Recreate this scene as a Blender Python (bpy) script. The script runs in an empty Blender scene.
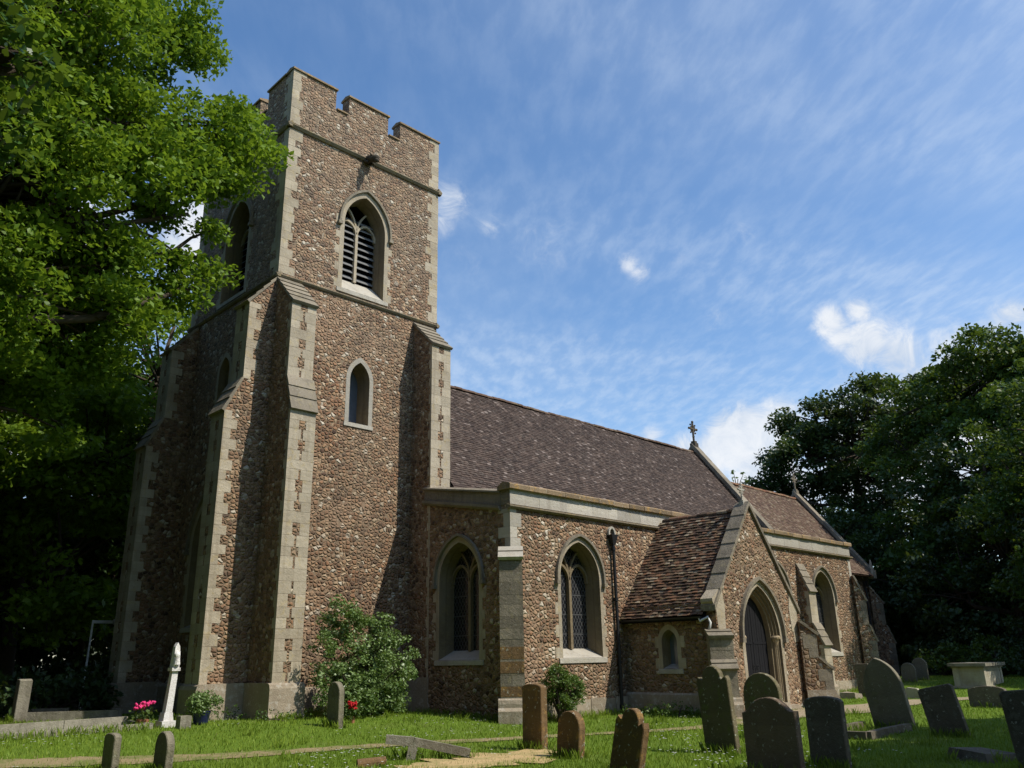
import bpy, math, random
import numpy as np
from mathutils import Vector, Matrix
from mathutils.geometry import tessellate_polygon
S = bpy.context.scene
COL = S.collection
R = math.radians
rnd = random.Random(7)

# ---------------------------------------------------------------- camera
cam = bpy.data.cameras.new('camera'); cam_o = bpy.data.objects.new('camera', cam); COL.objects.link(cam_o)
f, pi, ro, ya = 825.78, 0.319743, 0.018974, 0.779959
fwd = Vector((math.sin(ya)*math.cos(pi), math.cos(ya)*math.cos(pi), math.sin(pi)))
right = Vector((math.cos(ya), -math.sin(ya), 0)); down = fwd.cross(right)
r2 = right*math.cos(ro) + down*math.sin(ro); d2 = -right*math.sin(ro) + down*math.cos(ro)
cam_o.matrix_world = Matrix(((r2.x, -d2.x, -fwd.x, 0), (r2.y, -d2.y, -fwd.y, 0), (r2.z, -d2.z, -fwd.z, 1.6), (0, 0, 0, 1)))
cam.sensor_width = 36; cam.lens = 36*f/1024; cam.clip_start = .05; cam.clip_end = 3000
S.camera = cam_o
S.render.resolution_x = 1024; S.render.resolution_y = 768
# ---------------------------------------------------------------- exposure, sky, sun
S.view_settings.view_transform = 'Standard'; S.view_settings.look = 'None'
S.view_settings.exposure = 0.0; S.view_settings.gamma = 1.0
S.cycles.diffuse_bounces = 2; S.cycles.max_bounces = 6
SUN_EL = R(51); SUN_AZ = math.atan2(.425, -.905)          # clockwise from +Y
sun_vec = Vector((math.sin(SUN_AZ)*math.cos(SUN_EL), math.cos(SUN_AZ)*math.cos(SUN_EL), math.sin(SUN_EL)))
sl = bpy.data.lights.new('sun', 'SUN'); sl.energy = 4.9; sl.angle = R(.53); sl.color = (1, .935, .83)
so = bpy.data.objects.new('sun', sl); COL.objects.link(so); so.location = sun_vec*60
so.rotation_euler = sun_vec.to_track_quat('Z', 'Y').to_euler()

W = bpy.data.worlds.new('World'); S.world = W; W.use_nodes = True
nt = W.node_tree; nt.nodes.clear()
def N(nt, typ, **kw):
    n = nt.nodes.new(typ)
    for k, v in kw.items():
        if k.startswith('i_'):
            key = k[2:]; key = int(key) if key.isdigit() else key.replace('_', ' ')
            n.inputs[key].default_value = v
        else: setattr(n, k, v)
    return n
def math_n(nt, op, a, b=None, c=None, clamp=False):
    n = nt.nodes.new('ShaderNodeMath'); n.operation = op; n.use_clamp = clamp
    for i, v in enumerate((a, b, c)):
        if v is None: continue
        if isinstance(v, (int, float)): n.inputs[i].default_value = v
        else: nt.links.new(v, n.inputs[i])
    return n.outputs[0]
def ramp(nt, fac, stops, interp='LINEAR'):
    n = nt.nodes.new('ShaderNodeValToRGB'); cr = n.color_ramp; cr.interpolation = interp
    while len(cr.elements) < len(stops): cr.elements.new(.5)
    for e, (p, c) in zip(cr.elements, stops):
        e.position = p; e.color = (c[0], c[1], c[2], 1) if len(c) == 3 else c
    nt.links.new(fac, n.inputs[0]); return n.outputs[0]
def smooth(nt, v, a, b, o0=0., o1=1.):
    n = nt.nodes.new('ShaderNodeMapRange'); n.interpolation_type = 'SMOOTHSTEP'
    for i, k in ((1, a), (2, b), (3, o0), (4, o1)): n.inputs[i].default_value = k
    nt.links.new(v, n.inputs[0]); return n.outputs[0]
def mixc(nt, fac, a, b, mode='MIX'):
    n = nt.nodes.new('ShaderNodeMix'); n.data_type = 'RGBA'; n.blend_type = mode
    for i, v in ((0, fac), (6, a), (7, b)):
        if isinstance(v, (int, float)): n.inputs[i].default_value = v
        elif isinstance(v, tuple): n.inputs[i].default_value = (*v[:3], 1)
        else: nt.links.new(v, n.inputs[i])
    return n.outputs[2]
sky = N(nt, 'ShaderNodeTexSky', sky_type='NISHITA', sun_disc=False, sun_elevation=SUN_EL, sun_rotation=SUN_AZ, altitude=60, air_density=1.0, dust_density=.6, ozone_density=2.2)
tc = N(nt, 'ShaderNodeTexCoord'); gen = tc.outputs['Generated']
sep = N(nt, 'ShaderNodeSeparateXYZ'); nt.links.new(gen, sep.inputs[0])
zc = math_n(nt, 'MAXIMUM', sep.outputs[2], .04)
cx = math_n(nt, 'DIVIDE', sep.outputs[0], zc); cy = math_n(nt, 'DIVIDE', sep.outputs[1], zc)
def cloudplane(rot, sx, sy, ox=0., oy=0.):
    c, s = math.cos(rot), math.sin(rot)
    u = math_n(nt, 'ADD', math_n(nt, 'MULTIPLY', cx, c*sx), math_n(nt, 'MULTIPLY', cy, s*sx)); u = math_n(nt, 'ADD', u, ox)
    v = math_n(nt, 'ADD', math_n(nt, 'MULTIPLY', cx, -s*sy), math_n(nt, 'MULTIPLY', cy, c*sy)); v = math_n(nt, 'ADD', v, oy)
    cb = nt.nodes.new('ShaderNodeCombineXYZ'); nt.links.new(u, cb.inputs[0]); nt.links.new(v, cb.inputs[1]); return cb.outputs[0]
def noise(nt, vec, scale, detail=5, rough=.55, dist=0., out=0):
    n = N(nt, 'ShaderNodeTexNoise'); n.inputs['Scale'].default_value = scale; n.inputs['Detail'].default_value = detail
    n.inputs['Roughness'].default_value = rough; n.inputs['Distortion'].default_value = dist
    if vec is not None: nt.links.new(vec, n.inputs['Vector'])
    return n.outputs[out]
# high thin cirrus in long bands, with a fine ripple
CANG = -20
band = smooth(nt, noise(nt, cloudplane(R(CANG), .22, .95, 3.1, 1.7), 1.0, 3, .5, .1), .36, .74)
rip = smooth(nt, noise(nt, cloudplane(R(CANG+70), 2.0, 4.6), 3.6, 5, .58, .15), .34, .74)
cir = math_n(nt, 'MULTIPLY', band, math_n(nt, 'ADD', math_n(nt, 'MULTIPLY', rip, .7), .3))
veil = smooth(nt, noise(nt, cloudplane(R(20), .8, .8, 9, 2), 1.0, 4, .6), .35, .75)
cir = math_n(nt, 'ADD', math_n(nt, 'MULTIPLY', cir, .50), math_n(nt, 'MULTIPLY', veil, .14), clamp=True)
# small cumulus puffs standing in given directions of the sky
M3 = (r2, d2, fwd)
def direction(px, py):
    a, b = (px-512)/f, (py-384)/f
    return (r2*a + d2*b + fwd).normalized()
puffs = [(448, 200, .036, .72), (440, 222, .03, .6), (492, 226, .026, .62), (470, 262, .055, .36), (630, 263, .018, .72), (640, 273, .020, .66), (714, 320, .022, .58), (745, 232, .03, .42), (675, 265, .03, .35), (540, 240, .06, .34),
         (745, 440, .050, 1.3), (712, 455, .035, 1.0), (690, 470, .05, 1.2), (652, 440, .022, .8), (780, 432, .045, 1.2), (765, 470, .05, 1.2), (832, 324, .026, .95), (858, 312, .024, .88), (868, 344, .036, 1.1), (898, 354, .036, 1.05), (843, 338, .026, .9), (915, 372, .04, .9), (1012, 318, .030, .9), (992, 332, .024, .8), (955, 352, .04, .9),
         (210, 238, .07, 1.0), (70, 250, .08, 1.0), (780, 520, .08, 1.3), (60, 420, .10, 1.2), (200, 520, .10, 1.2), (920, 450, .12, 1.2), (590, 340, .05, .3), (560, 255, .05, .3)]
acc = None
for px, py, rad, w in puffs:
    d = direction(px, py)
    vd = N(nt, 'ShaderNodeVectorMath', operation='DISTANCE'); nt.links.new(gen, vd.inputs[0]); vd.inputs[1].default_value = d
    m = smooth(nt, vd.outputs['Value'], 0, rad*1.7, w, 0)
    acc = m if acc is None else math_n(nt, 'MAXIMUM', acc, m)
cn = noise(nt, gen, 26, 8, .68, .9); cn2 = noise(nt, gen, 9, 3, .5)
cum = math_n(nt, 'SUBTRACT', math_n(nt, 'ADD', acc, math_n(nt, 'ADD', math_n(nt, 'MULTIPLY', cn, 1.5), math_n(nt, 'MULTIPLY', cn2, .5))), 1.38)
cum = math_n(nt, 'MULTIPLY', math_n(nt, 'MULTIPLY', smooth(nt, cum, -.12, .62), smooth(nt, acc, .0, .85)), .92)
cum_col = mixc(nt, smooth(nt, math_n(nt, 'ADD', math_n(nt, 'MULTIPLY', cn, .5), math_n(nt, 'MULTIPLY', cn2, .6)), .40, .68), (5.6, 6.4, 7.6), (8.4, 8.6, 8.9))
skc = N(nt, 'ShaderNodeHueSaturation'); skc.inputs['Saturation'].default_value = 1.17; skc.inputs['Value'].default_value = 1.70; nt.links.new(sky.outputs[0], skc.inputs['Color'])
c1 = mixc(nt, cir, skc.outputs[0], (6.2, 7.3, 8.8))
c2 = mixc(nt, cum, c1, cum_col)
bg = N(nt, 'ShaderNodeBackground', i_Strength=.11); nt.links.new(c2, bg.inputs[0])
wo = N(nt, 'ShaderNodeOutputWorld'); nt.links.new(bg.outputs[0], wo.inputs[0])

# ---------------------------------------------------------------- materials
def mat(name, rough=.9, spec=.2):
    m = bpy.data.materials.new(name); m.use_nodes = True
    b = m.node_tree.nodes['Principled BSDF']; b.inputs['Roughness'].default_value = rough; b.inputs['Specular IOR Level'].default_value = spec
    return m, m.node_tree, b
def objco(nt, scale=(1, 1, 1)):
    t = nt.nodes.new('ShaderNodeTexCoord'); mp = nt.nodes.new('ShaderNodeMapping'); mp.inputs['Scale'].default_value = scale
    nt.links.new(t.outputs['Object'], mp.inputs[0]); return mp.outputs[0]
def bump(nt, b, h, strength=.5, dist=.02, prev=None):
    n = nt.nodes.new('ShaderNodeBump'); n.inputs['Strength'].default_value = strength; n.inputs['Distance'].default_value = dist
    nt.links.new(h, n.inputs['Height'])
    if prev is not None: nt.links.new(prev, n.inputs['Normal'])
    nt.links.new(n.outputs[0], b.inputs['Normal']); return n.outputs[0]

def rubble_mat(name, size=.085, dark=1.0, warm=1.0):
    m, nt, b = mat(name, .85, .25)
    co = objco(nt)
    warp = noise(nt, co, 6, 2, .5, 0, 1)
    wv = N(nt, 'ShaderNodeVectorMath', operation='MULTIPLY_ADD'); nt.links.new(warp, wv.inputs[0]); wv.inputs[1].default_value = (.05, .05, .05); nt.links.new(co, wv.inputs[2])
    mp = N(nt, 'ShaderNodeMapping'); mp.inputs['Scale'].default_value = (1/size, 1/size, 1.2/size); nt.links.new(wv.outputs[0], mp.inputs[0])
    v = N(nt, 'ShaderNodeTexVoronoi', feature='F1', i_Scale=1.0, i_Randomness=.85); nt.links.new(mp.outputs[0], v.inputs['Vector'])
    e = N(nt, 'ShaderNodeTexVoronoi', feature='DISTANCE_TO_EDGE', i_Scale=1.0, i_Randomness=.85); nt.links.new(mp.outputs[0], e.inputs['Vector'])
    sc = N(nt, 'ShaderNodeSeparateColor'); nt.links.new(v.outputs['Color'], sc.inputs[0])
    k = dark
    col = ramp(nt, sc.outputs[0], [(0, (.075*k, .042*k, .028*k)), (.20, (.20*k, .098*k, .050*k)), (.42, (.34*k, .168*k*warm, .078*k)), (.60, (.26*k, .162*k, .088*k)), (.78, (.43*k, .255*k, .130*k)), (.92, (.52*k, .38*k, .23*k)), (.985, (.72*k, .64*k, .50*k))])
    stain = smooth(nt, noise(nt, co, .55, 4, .6), .3, .72)
    col = mixc(nt, math_n(nt, 'MULTIPLY', stain, .45), col, (.27*k, .19*k, .115*k))
    mort = mixc(nt, noise(nt, co, 3, 3), (.19*k, .135*k, .082*k), (.33*k, .25*k, .155*k))
    mm = smooth(nt, e.outputs[0], .015, .09, 1, 0)
    col = mixc(nt, mm, col, mort)
    hz = N(nt, 'ShaderNodeSeparateXYZ'); nt.links.new(co, hz.inputs[0])
    col = mixc(nt, smooth(nt, math_n(nt, 'ADD', hz.outputs[2], math_n(nt, 'MULTIPLY', stain, 4)), 8, 18, 0, .22), col, (.34*k, .285*k, .215*k))
    # scattered bigger pale stones
    v2 = N(nt, 'ShaderNodeTexVoronoi', feature='F1', i_Scale=2.1, i_Randomness=1.0); nt.links.new(wv.outputs[0], v2.inputs['Vector'])
    s2 = N(nt, 'ShaderNodeSeparateColor'); nt.links.new(v2.outputs['Color'], s2.inputs[0])
    big = math_n(nt, 'MULTIPLY', math_n(nt, 'GREATER_THAN', s2.outputs[0], .80), math_n(nt, 'LESS_THAN', v2.outputs['Distance'], .21))
    col = mixc(nt, math_n(nt, 'MULTIPLY', big, .8), col, (.50*k, .42*k, .31*k))
    stc = objco(nt, (2.2, 2.2, .16)); drip = smooth(nt, noise(nt, stc, 1.0, 5, .65), .50, .74)
    col = mixc(nt, math_n(nt, 'MULTIPLY', drip, .5), col, (.12*k, .095*k, .07*k))
    patch = smooth(nt, noise(nt, co, .9, 3, .5, .4), .56, .62); col = mixc(nt, math_n(nt, 'MULTIPLY', patch, .35), col, (.42*k, .27*k, .16*k))
    fine = noise(nt, co, 45, 3, .7)
    col = mixc(nt, .35, col, ramp(nt, fine, [(.3, (.35, .35, .35)), (.7, (1, 1, 1))]), 'MULTIPLY')
    hs = N(nt, 'ShaderNodeHueSaturation'); hs.inputs['Saturation'].default_value = .94; nt.links.new(col, hs.inputs['Color'])
    nt.links.new(hs.outputs[0], b.inputs['Base Color'])
    dome = smooth(nt, e.outputs[0], 0, .32)
    h = math_n(nt, 'MULTIPLY', dome, math_n(nt, 'MULTIPLY_ADD', sc.outputs[1], .7, .6))
    h = math_n(nt, 'ADD', h, math_n(nt, 'MULTIPLY', fine, .25))
    bump(nt, b, h, 1.0, .045)
    return m
def stone_mat(name, base=(.42, .36, .26), dark=(.20, .17, .12), blk=.32, lichen=.25, liccol=(.45, .33, .10), grime=.5):
    m, nt, b = mat(name, .92, .15)
    co = objco(nt)
    n1 = noise(nt, co, 1.3, 5, .65); n2 = noise(nt, co, 9, 5, .7); n3 = noise(nt, co, 55, 3, .6)
    hb = N(nt, 'ShaderNodeSeparateXYZ'); nt.links.new(co, hb.inputs[0])
    cell = N(nt, 'ShaderNodeTexWhiteNoise', noise_dimensions='1D')
    nt.links.new(math_n(nt, 'FLOOR', math_n(nt, 'DIVIDE', hb.outputs[2], blk)), cell.inputs[1])
    gi = nt.nodes.new('ShaderNodeNewGeometry')
    c = mixc(nt, gi.outputs['Random Per Island'], tuple(x*(.84 if name == 'limestone_ashlar' else .68) for x in base), tuple(min(1, x*(1.10 if name == 'limestone_ashlar' else 1.18)) for x in base))
    c = mixc(nt, math_n(nt, 'MULTIPLY', cell.outputs[0], .22), c, dark)
    c = mixc(nt, math_n(nt, 'MULTIPLY', smooth(nt, n1, .42, .75), grime), c, dark)
    c = mixc(nt, smooth(nt, n2, .58, .75, 0, .6), c, dark)
    c = mixc(nt, math_n(nt, 'MULTIPLY', smooth(nt, noise(nt, objco(nt, (3, 3, .25)), 1.2, 5, .65), .48, .72), .55), c, dark)
    c = mixc(nt, math_n(nt, 'MULTIPLY', smooth(nt, noise(nt, co, 5.5, 4, .7, .5), .55, .63), lichen), c, liccol)
    c = mixc(nt, math_n(nt, 'MULTIPLY', smooth(nt, noise(nt, co, 13, 3, .7, .2), .62, .68), lichen), c, (.5, .5, .42))
    nt.links.new(c, b.inputs['Base Color'])
    h = math_n(nt, 'ADD', n2, math_n(nt, 'MULTIPLY', n3, .4)); bump(nt, b, h, .8, .03)
    return m
def tile_mat(name, cols, lich=.2, lcol=(.32, .29, .18)):
    m, nt, b = mat(name, .82, .25)
    co = objco(nt); gi = nt.nodes.new('ShaderNodeNewGeometry')
    c = ramp(nt, gi.outputs['Random Per Island'], cols)
    c = mixc(nt, smooth(nt, noise(nt, co, 1.1, 4, .6), .4, .75, 0, .5), c, cols[0][1])
    c = mixc(nt, math_n(nt, 'MULTIPLY', smooth(nt, noise(nt, co, 7, 4, .7), .52, .64), lich), c, lcol)
    c = mixc(nt, .5, c, ramp(nt, noise(nt, co, 30, 3, .7), [(.3, (.45, .45, .45)), (.7, (1, 1, 1))]), 'MULTIPLY')
    nt.links.new(c, b.inputs['Base Color']); bump(nt, b, noise(nt, co, 40, 4, .7), .5, .01)
    return m
def plain_mat(name, c, rough=.7, spec=.3, var=.25, sc=6, metal=0, dist=.004):
    m, nt, b = mat(name, rough, spec); co = objco(nt)
    k = mixc(nt, noise(nt, co, sc, 4, .6), tuple(x*(1-var) for x in c), tuple(min(1, x*(1+var)) for x in c))
    nt.links.new(k, b.inputs['Base Color']); b.inputs['Metallic'].default_value = metal
    bump(nt, b, noise(nt, co, sc*6, 3), .4, dist); return m
def leaf_mat(name, c1, c2, trans=.35, rough=.5, hue=None):
    m = bpy.data.materials.new(name); m.use_nodes = True; nt = m.node_tree; nt.nodes.clear()
    gi = nt.nodes.new('ShaderNodeNewGeometry'); co = objco(nt)
    c = mixc(nt, gi.outputs['Random Per Island'], c1, c2)
    c = mixc(nt, smooth(nt, noise(nt, co, .35, 2), .35, .7, 0, .5), c, tuple(x*.75 for x in c1))
    p = N(nt, 'ShaderNodeBsdfPrincipled', i_Roughness=rough); p.inputs['Specular IOR Level'].default_value = .35; nt.links.new(c, p.inputs['Base Color'])
    t = N(nt, 'ShaderNodeBsdfTranslucent'); nt.links.new(mixc(nt, .5, c, (.22, .30, .02)), t.inputs[0])
    ms = N(nt, 'ShaderNodeMixShader', i_0=trans); nt.links.new(p.outputs[0], ms.inputs[1]); nt.links.new(t.outputs[0], ms.inputs[2])
    o = N(nt, 'ShaderNodeOutputMaterial'); nt.links.new(ms.outputs[0], o.inputs[0]); return m
M = {}
M['rubble'] = rubble_mat('field_cobble_rubble', .126, .96, 1.0)
M['rubble_aisle'] = rubble_mat('large_cobble_rubble', .132, .95, 1.0)
M['ashlar'] = stone_mat('limestone_ashlar', (.46, .40, .30), (.24, .195, .135))
M['ashlar_pale'] = stone_mat('pale_limestone_band', (.47, .44, .37), (.28, .25, .20), lichen=.12, grime=.35)
M['ashlar_dark'] = stone_mat('weathered_limestone', (.26, .225, .17), (.11, .095, .07), lichen=.3, liccol=(.36, .30, .16))
M['plinth'] = stone_mat('plinth_stone', (.36, .30, .22), (.20, .16, .115), lichen=.5, liccol=(.5, .47, .40))
M['coping'] = stone_mat('lichened_coping', (.32, .235, .145), (.13, .10, .065), lichen=.55, liccol=(.46, .27, .07))
M['string'] = stone_mat('string_course_stone', (.26, .215, .145), (.11, .09, .065), lichen=.3)
M['gargoyle'] = stone_mat('blackened_stone', (.10, .085, .065), (.04, .035, .028), lichen=.1)
M['tile_nave'] = tile_mat('purple_brown_clay_tile', [(0, (.038, .025, .020)), (.35, (.064, .043, .033)), (.8, (.092, .063, .048)), (.95, (.13, .092, .072)), (1, (.26, .21, .18))], .25, (.26, .23, .19))
M['tile_chancel'] = tile_mat('brown_clay_tile', [(0, (.085, .052, .037)), (.4, (.13, .078, .053)), (.8, (.17, .108, .075)), (1, (.27, .21, .15))], .5, (.24, .21, .11))
M['tile_porch'] = tile_mat('orange_brown_clay_tile', [(0, (.055, .036, .027)), (.3, (.12, .072, .045)), (.6, (.18, .105, .062)), (.78, (.26, .125, .068)), (.88, (.26, .20, .135)), (1, (.40, .32, .22))], .45, (.20, .19, .09))
M['ridge_tile'] = tile_mat('ridge_clay', [(0, (.17, .08, .05)), (.5, (.27, .13, .07)), (1, (.33, .22, .13))], .6, (.28, .25, .15))
M['lead'] = plain_mat('roof_lead', (.14, .15, .16), .55, .4)
M['iron'] = plain_mat('black_painted_iron', (.018, .018, .020), .45, .4)
M['white_paint'] = plain_mat('white_painted_metal', (.62, .62, .58), .5, .4)
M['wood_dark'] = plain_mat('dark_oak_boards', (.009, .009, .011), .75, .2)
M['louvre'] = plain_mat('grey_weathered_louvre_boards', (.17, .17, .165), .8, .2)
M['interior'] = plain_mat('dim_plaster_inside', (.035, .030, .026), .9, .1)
M['void'] = plain_mat('dark_tower_room', (.02, .018, .015), .95, .05)
M['shaft'] = stone_mat('door_shaft_stone', (.42, .33, .21), (.20, .15, .09), lichen=.1)
M['jamb'] = stone_mat('window_jamb_stone', (.24, .19, .12), (.12, .09, .055), lichen=.12)
def glass_mat():
    m, nt, b = mat('leaded_quarry_glass', .12, .6)
    t = nt.nodes.new('ShaderNodeTexCoord'); s = nt.nodes.new('ShaderNodeSeparateXYZ'); nt.links.new(t.outputs['Object'], s.inputs[0])
    u = math_n(nt, 'ADD', s.outputs[0], s.outputs[1]); z = s.outputs[2]
    def line(expr, per, w): return math_n(nt, 'LESS_THAN', math_n(nt, 'FRACT', math_n(nt, 'DIVIDE', expr, per)), w)
    d1 = math_n(nt, 'ADD', math_n(nt, 'MULTIPLY', u, 1.55), z); d2_ = math_n(nt, 'SUBTRACT', math_n(nt, 'MULTIPLY', u, 1.55), z)
    l = math_n(nt, 'MAXIMUM', line(d1, .20, .16), line(d2_, .20, .16))
    l = math_n(nt, 'MAXIMUM', l, line(z, .55, .05))
    c = mixc(nt, l, (.012, .014, .017), (.055, .055, .055)); nt.links.new(c, b.inputs['Base Color'])
    nt.links.new(math_n(nt, 'MULTIPLY_ADD', l, .5, .13), b.inputs['Roughness'])
    bump(nt, b, noise(nt, objco(nt), 6, 2), .35, .02); return m
M['glass'] = glass_mat()
M['pane'] = plain_mat('dull_tower_pane', (.10, .12, .15), .15, .7, .2)
M['head_brown'] = stone_mat('brown_lichened_headstone', (.20, .125, .060), (.075, .050, .030), lichen=.7, liccol=(.32, .19, .06), grime=.7)
M['head_grey'] = stone_mat('grey_green_headstone', (.24, .215, .155), (.075, .068, .048), lichen=.3, liccol=(.17, .17, .08), grime=.8)
M['head_moss'] = stone_mat('mossy_headstone', (.19, .16, .095), (.058, .050, .030), lichen=.6, liccol=(.12, .14, .045), grime=.8)
M['head_slate'] = stone_mat('dark_headstone', (.16, .135, .10), (.052, .045, .034), lichen=.6, liccol=(.18, .17, .13), grime=.8)
M['head_pink'] = stone_mat('dark_red_sandstone_headstone', (.18, .13, .09), (.062, .047, .034), lichen=.55, liccol=(.16, .13, .09))
M['tomb'] = stone_mat('chest_tomb_stone', (.42, .39, .30), (.22, .19, .13), lichen=.4, liccol=(.30, .27, .14))
M['kerb'] = stone_mat('grave_kerb_stone', (.30, .275, .215), (.10, .09, .065), lichen=.35, liccol=(.13, .13, .07), grime=.8)
M['marble'] = stone_mat('white_marble', (.74, .72, .69), (.50, .44, .40), lichen=.05, grime=.3)
M['marble_back'] = plain_mat('reddish_brown_stone', (.20, .10, .07), .8, .2)
M['bark'] = plain_mat('bark', (.075, .060, .045), .95, .1, .4, 8, dist=.03)
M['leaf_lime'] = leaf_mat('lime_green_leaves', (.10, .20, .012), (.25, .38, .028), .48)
M['leaf_near'] = leaf_mat('broad_green_leaves', (.035, .10, .012), (.085, .18, .03), .35, .38)
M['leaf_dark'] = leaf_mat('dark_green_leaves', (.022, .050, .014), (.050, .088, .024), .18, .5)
M['leaf_mid'] = leaf_mat('mid_green_leaves', (.035, .080, .012), (.075, .135, .022), .28)
M['leaf_pale'] = leaf_mat('pale_green_leaves', (.07, .12, .03), (.12, .18, .05), .3)
M['leaf_shrub'] = leaf_mat('grey_green_shrub_leaves', (.11, .19, .05), (.24, .33, .12), .22, .4)
M['leaf_bush2'] = leaf_mat('yellow_green_shrub_leaves', (.06, .12, .02), (.12, .18, .035), .25)
M['grass_blade'] = leaf_mat('grass_blades', (.15, .245, .018), (.28, .37, .042), .30, .55)
M['straw_blade'] = leaf_mat('dry_grass_blades', (.26, .20, .10), (.36, .30, .15), .2, .7)
M['petal_white'] = plain_mat('white_petals', (.75, .75, .70), .7, .2, .1)
M['petal_pink'] = plain_mat('pink_petals', (.75, .045, .20), .6, .2, .25, 20)
M['petal_red'] = plain_mat('red_petals', (.42, .01, .015), .6, .2, .2, 20)
M['pot_blue'] = plain_mat('navy_glazed_pot', (.012, .016, .075), .25, .6, .2)
M['pot_terra'] = plain_mat('clay_pot', (.30, .13, .07), .8, .2)
def ground_mat():
    m, nt, b = mat('lawn_soil_and_short_grass', .95, .1); co = objco(nt)
    n1 = noise(nt, co, .5, 5, .6); n2 = noise(nt, co, 5, 5, .7); n3 = noise(nt, co, 60, 3, .7)
    c = mixc(nt, n2, (.085, .155, .014), (.17, .25, .030))
    c = mixc(nt, smooth(nt, n1, .5, .72, 0, .55), c, (.17, .19, .055))
    c = mixc(nt, smooth(nt, n3, .35, .75, 0, .5), c, (.035, .07, .010)); sp = N(nt, 'ShaderNodeSeparateXYZ'); nt.links.new(co, sp.inputs[0])
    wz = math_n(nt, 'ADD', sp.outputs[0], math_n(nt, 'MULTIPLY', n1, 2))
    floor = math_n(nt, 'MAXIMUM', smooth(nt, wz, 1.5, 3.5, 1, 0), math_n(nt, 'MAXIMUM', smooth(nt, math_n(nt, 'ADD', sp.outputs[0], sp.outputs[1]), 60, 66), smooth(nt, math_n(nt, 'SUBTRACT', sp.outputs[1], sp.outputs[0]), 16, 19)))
    c = mixc(nt, floor, c, mixc(nt, n2, (.025, .020, .012), (.060, .048, .026)))  # dark litter under the woods, added to cut light bounced off the ground
    nt.links.new(c, b.inputs['Base Color'])
    bump(nt, b, math_n(nt, 'ADD', n3, n2), .8, .03); return m
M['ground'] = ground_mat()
def straw_mat(name, a, bb, g=.35):
    m, nt, b = mat(name, .95, .1); co = objco(nt)
    c = mixc(nt, noise(nt, co, 14, 5, .75), a, bb)
    c = mixc(nt, smooth(nt, noise(nt, co, 1.6, 5, .7), .42, .60, 0, g), c, (.11, .16, .03))
    nt.links.new(c, b.inputs['Base Color']); bump(nt, b, noise(nt, co, 70, 3, .7), .8, .02); return m
M['path'] = straw_mat('worn_dry_grass_path', (.22, .17, .085), (.36, .29, .16), .65)
M['gravel'] = straw_mat('pale_gravel_path', (.26, .20, .13), (.42, .34, .23), .15)
M['sand'] = straw_mat('dry_cuttings', (.42, .29, .13), (.62, .46, .24), .35)

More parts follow.
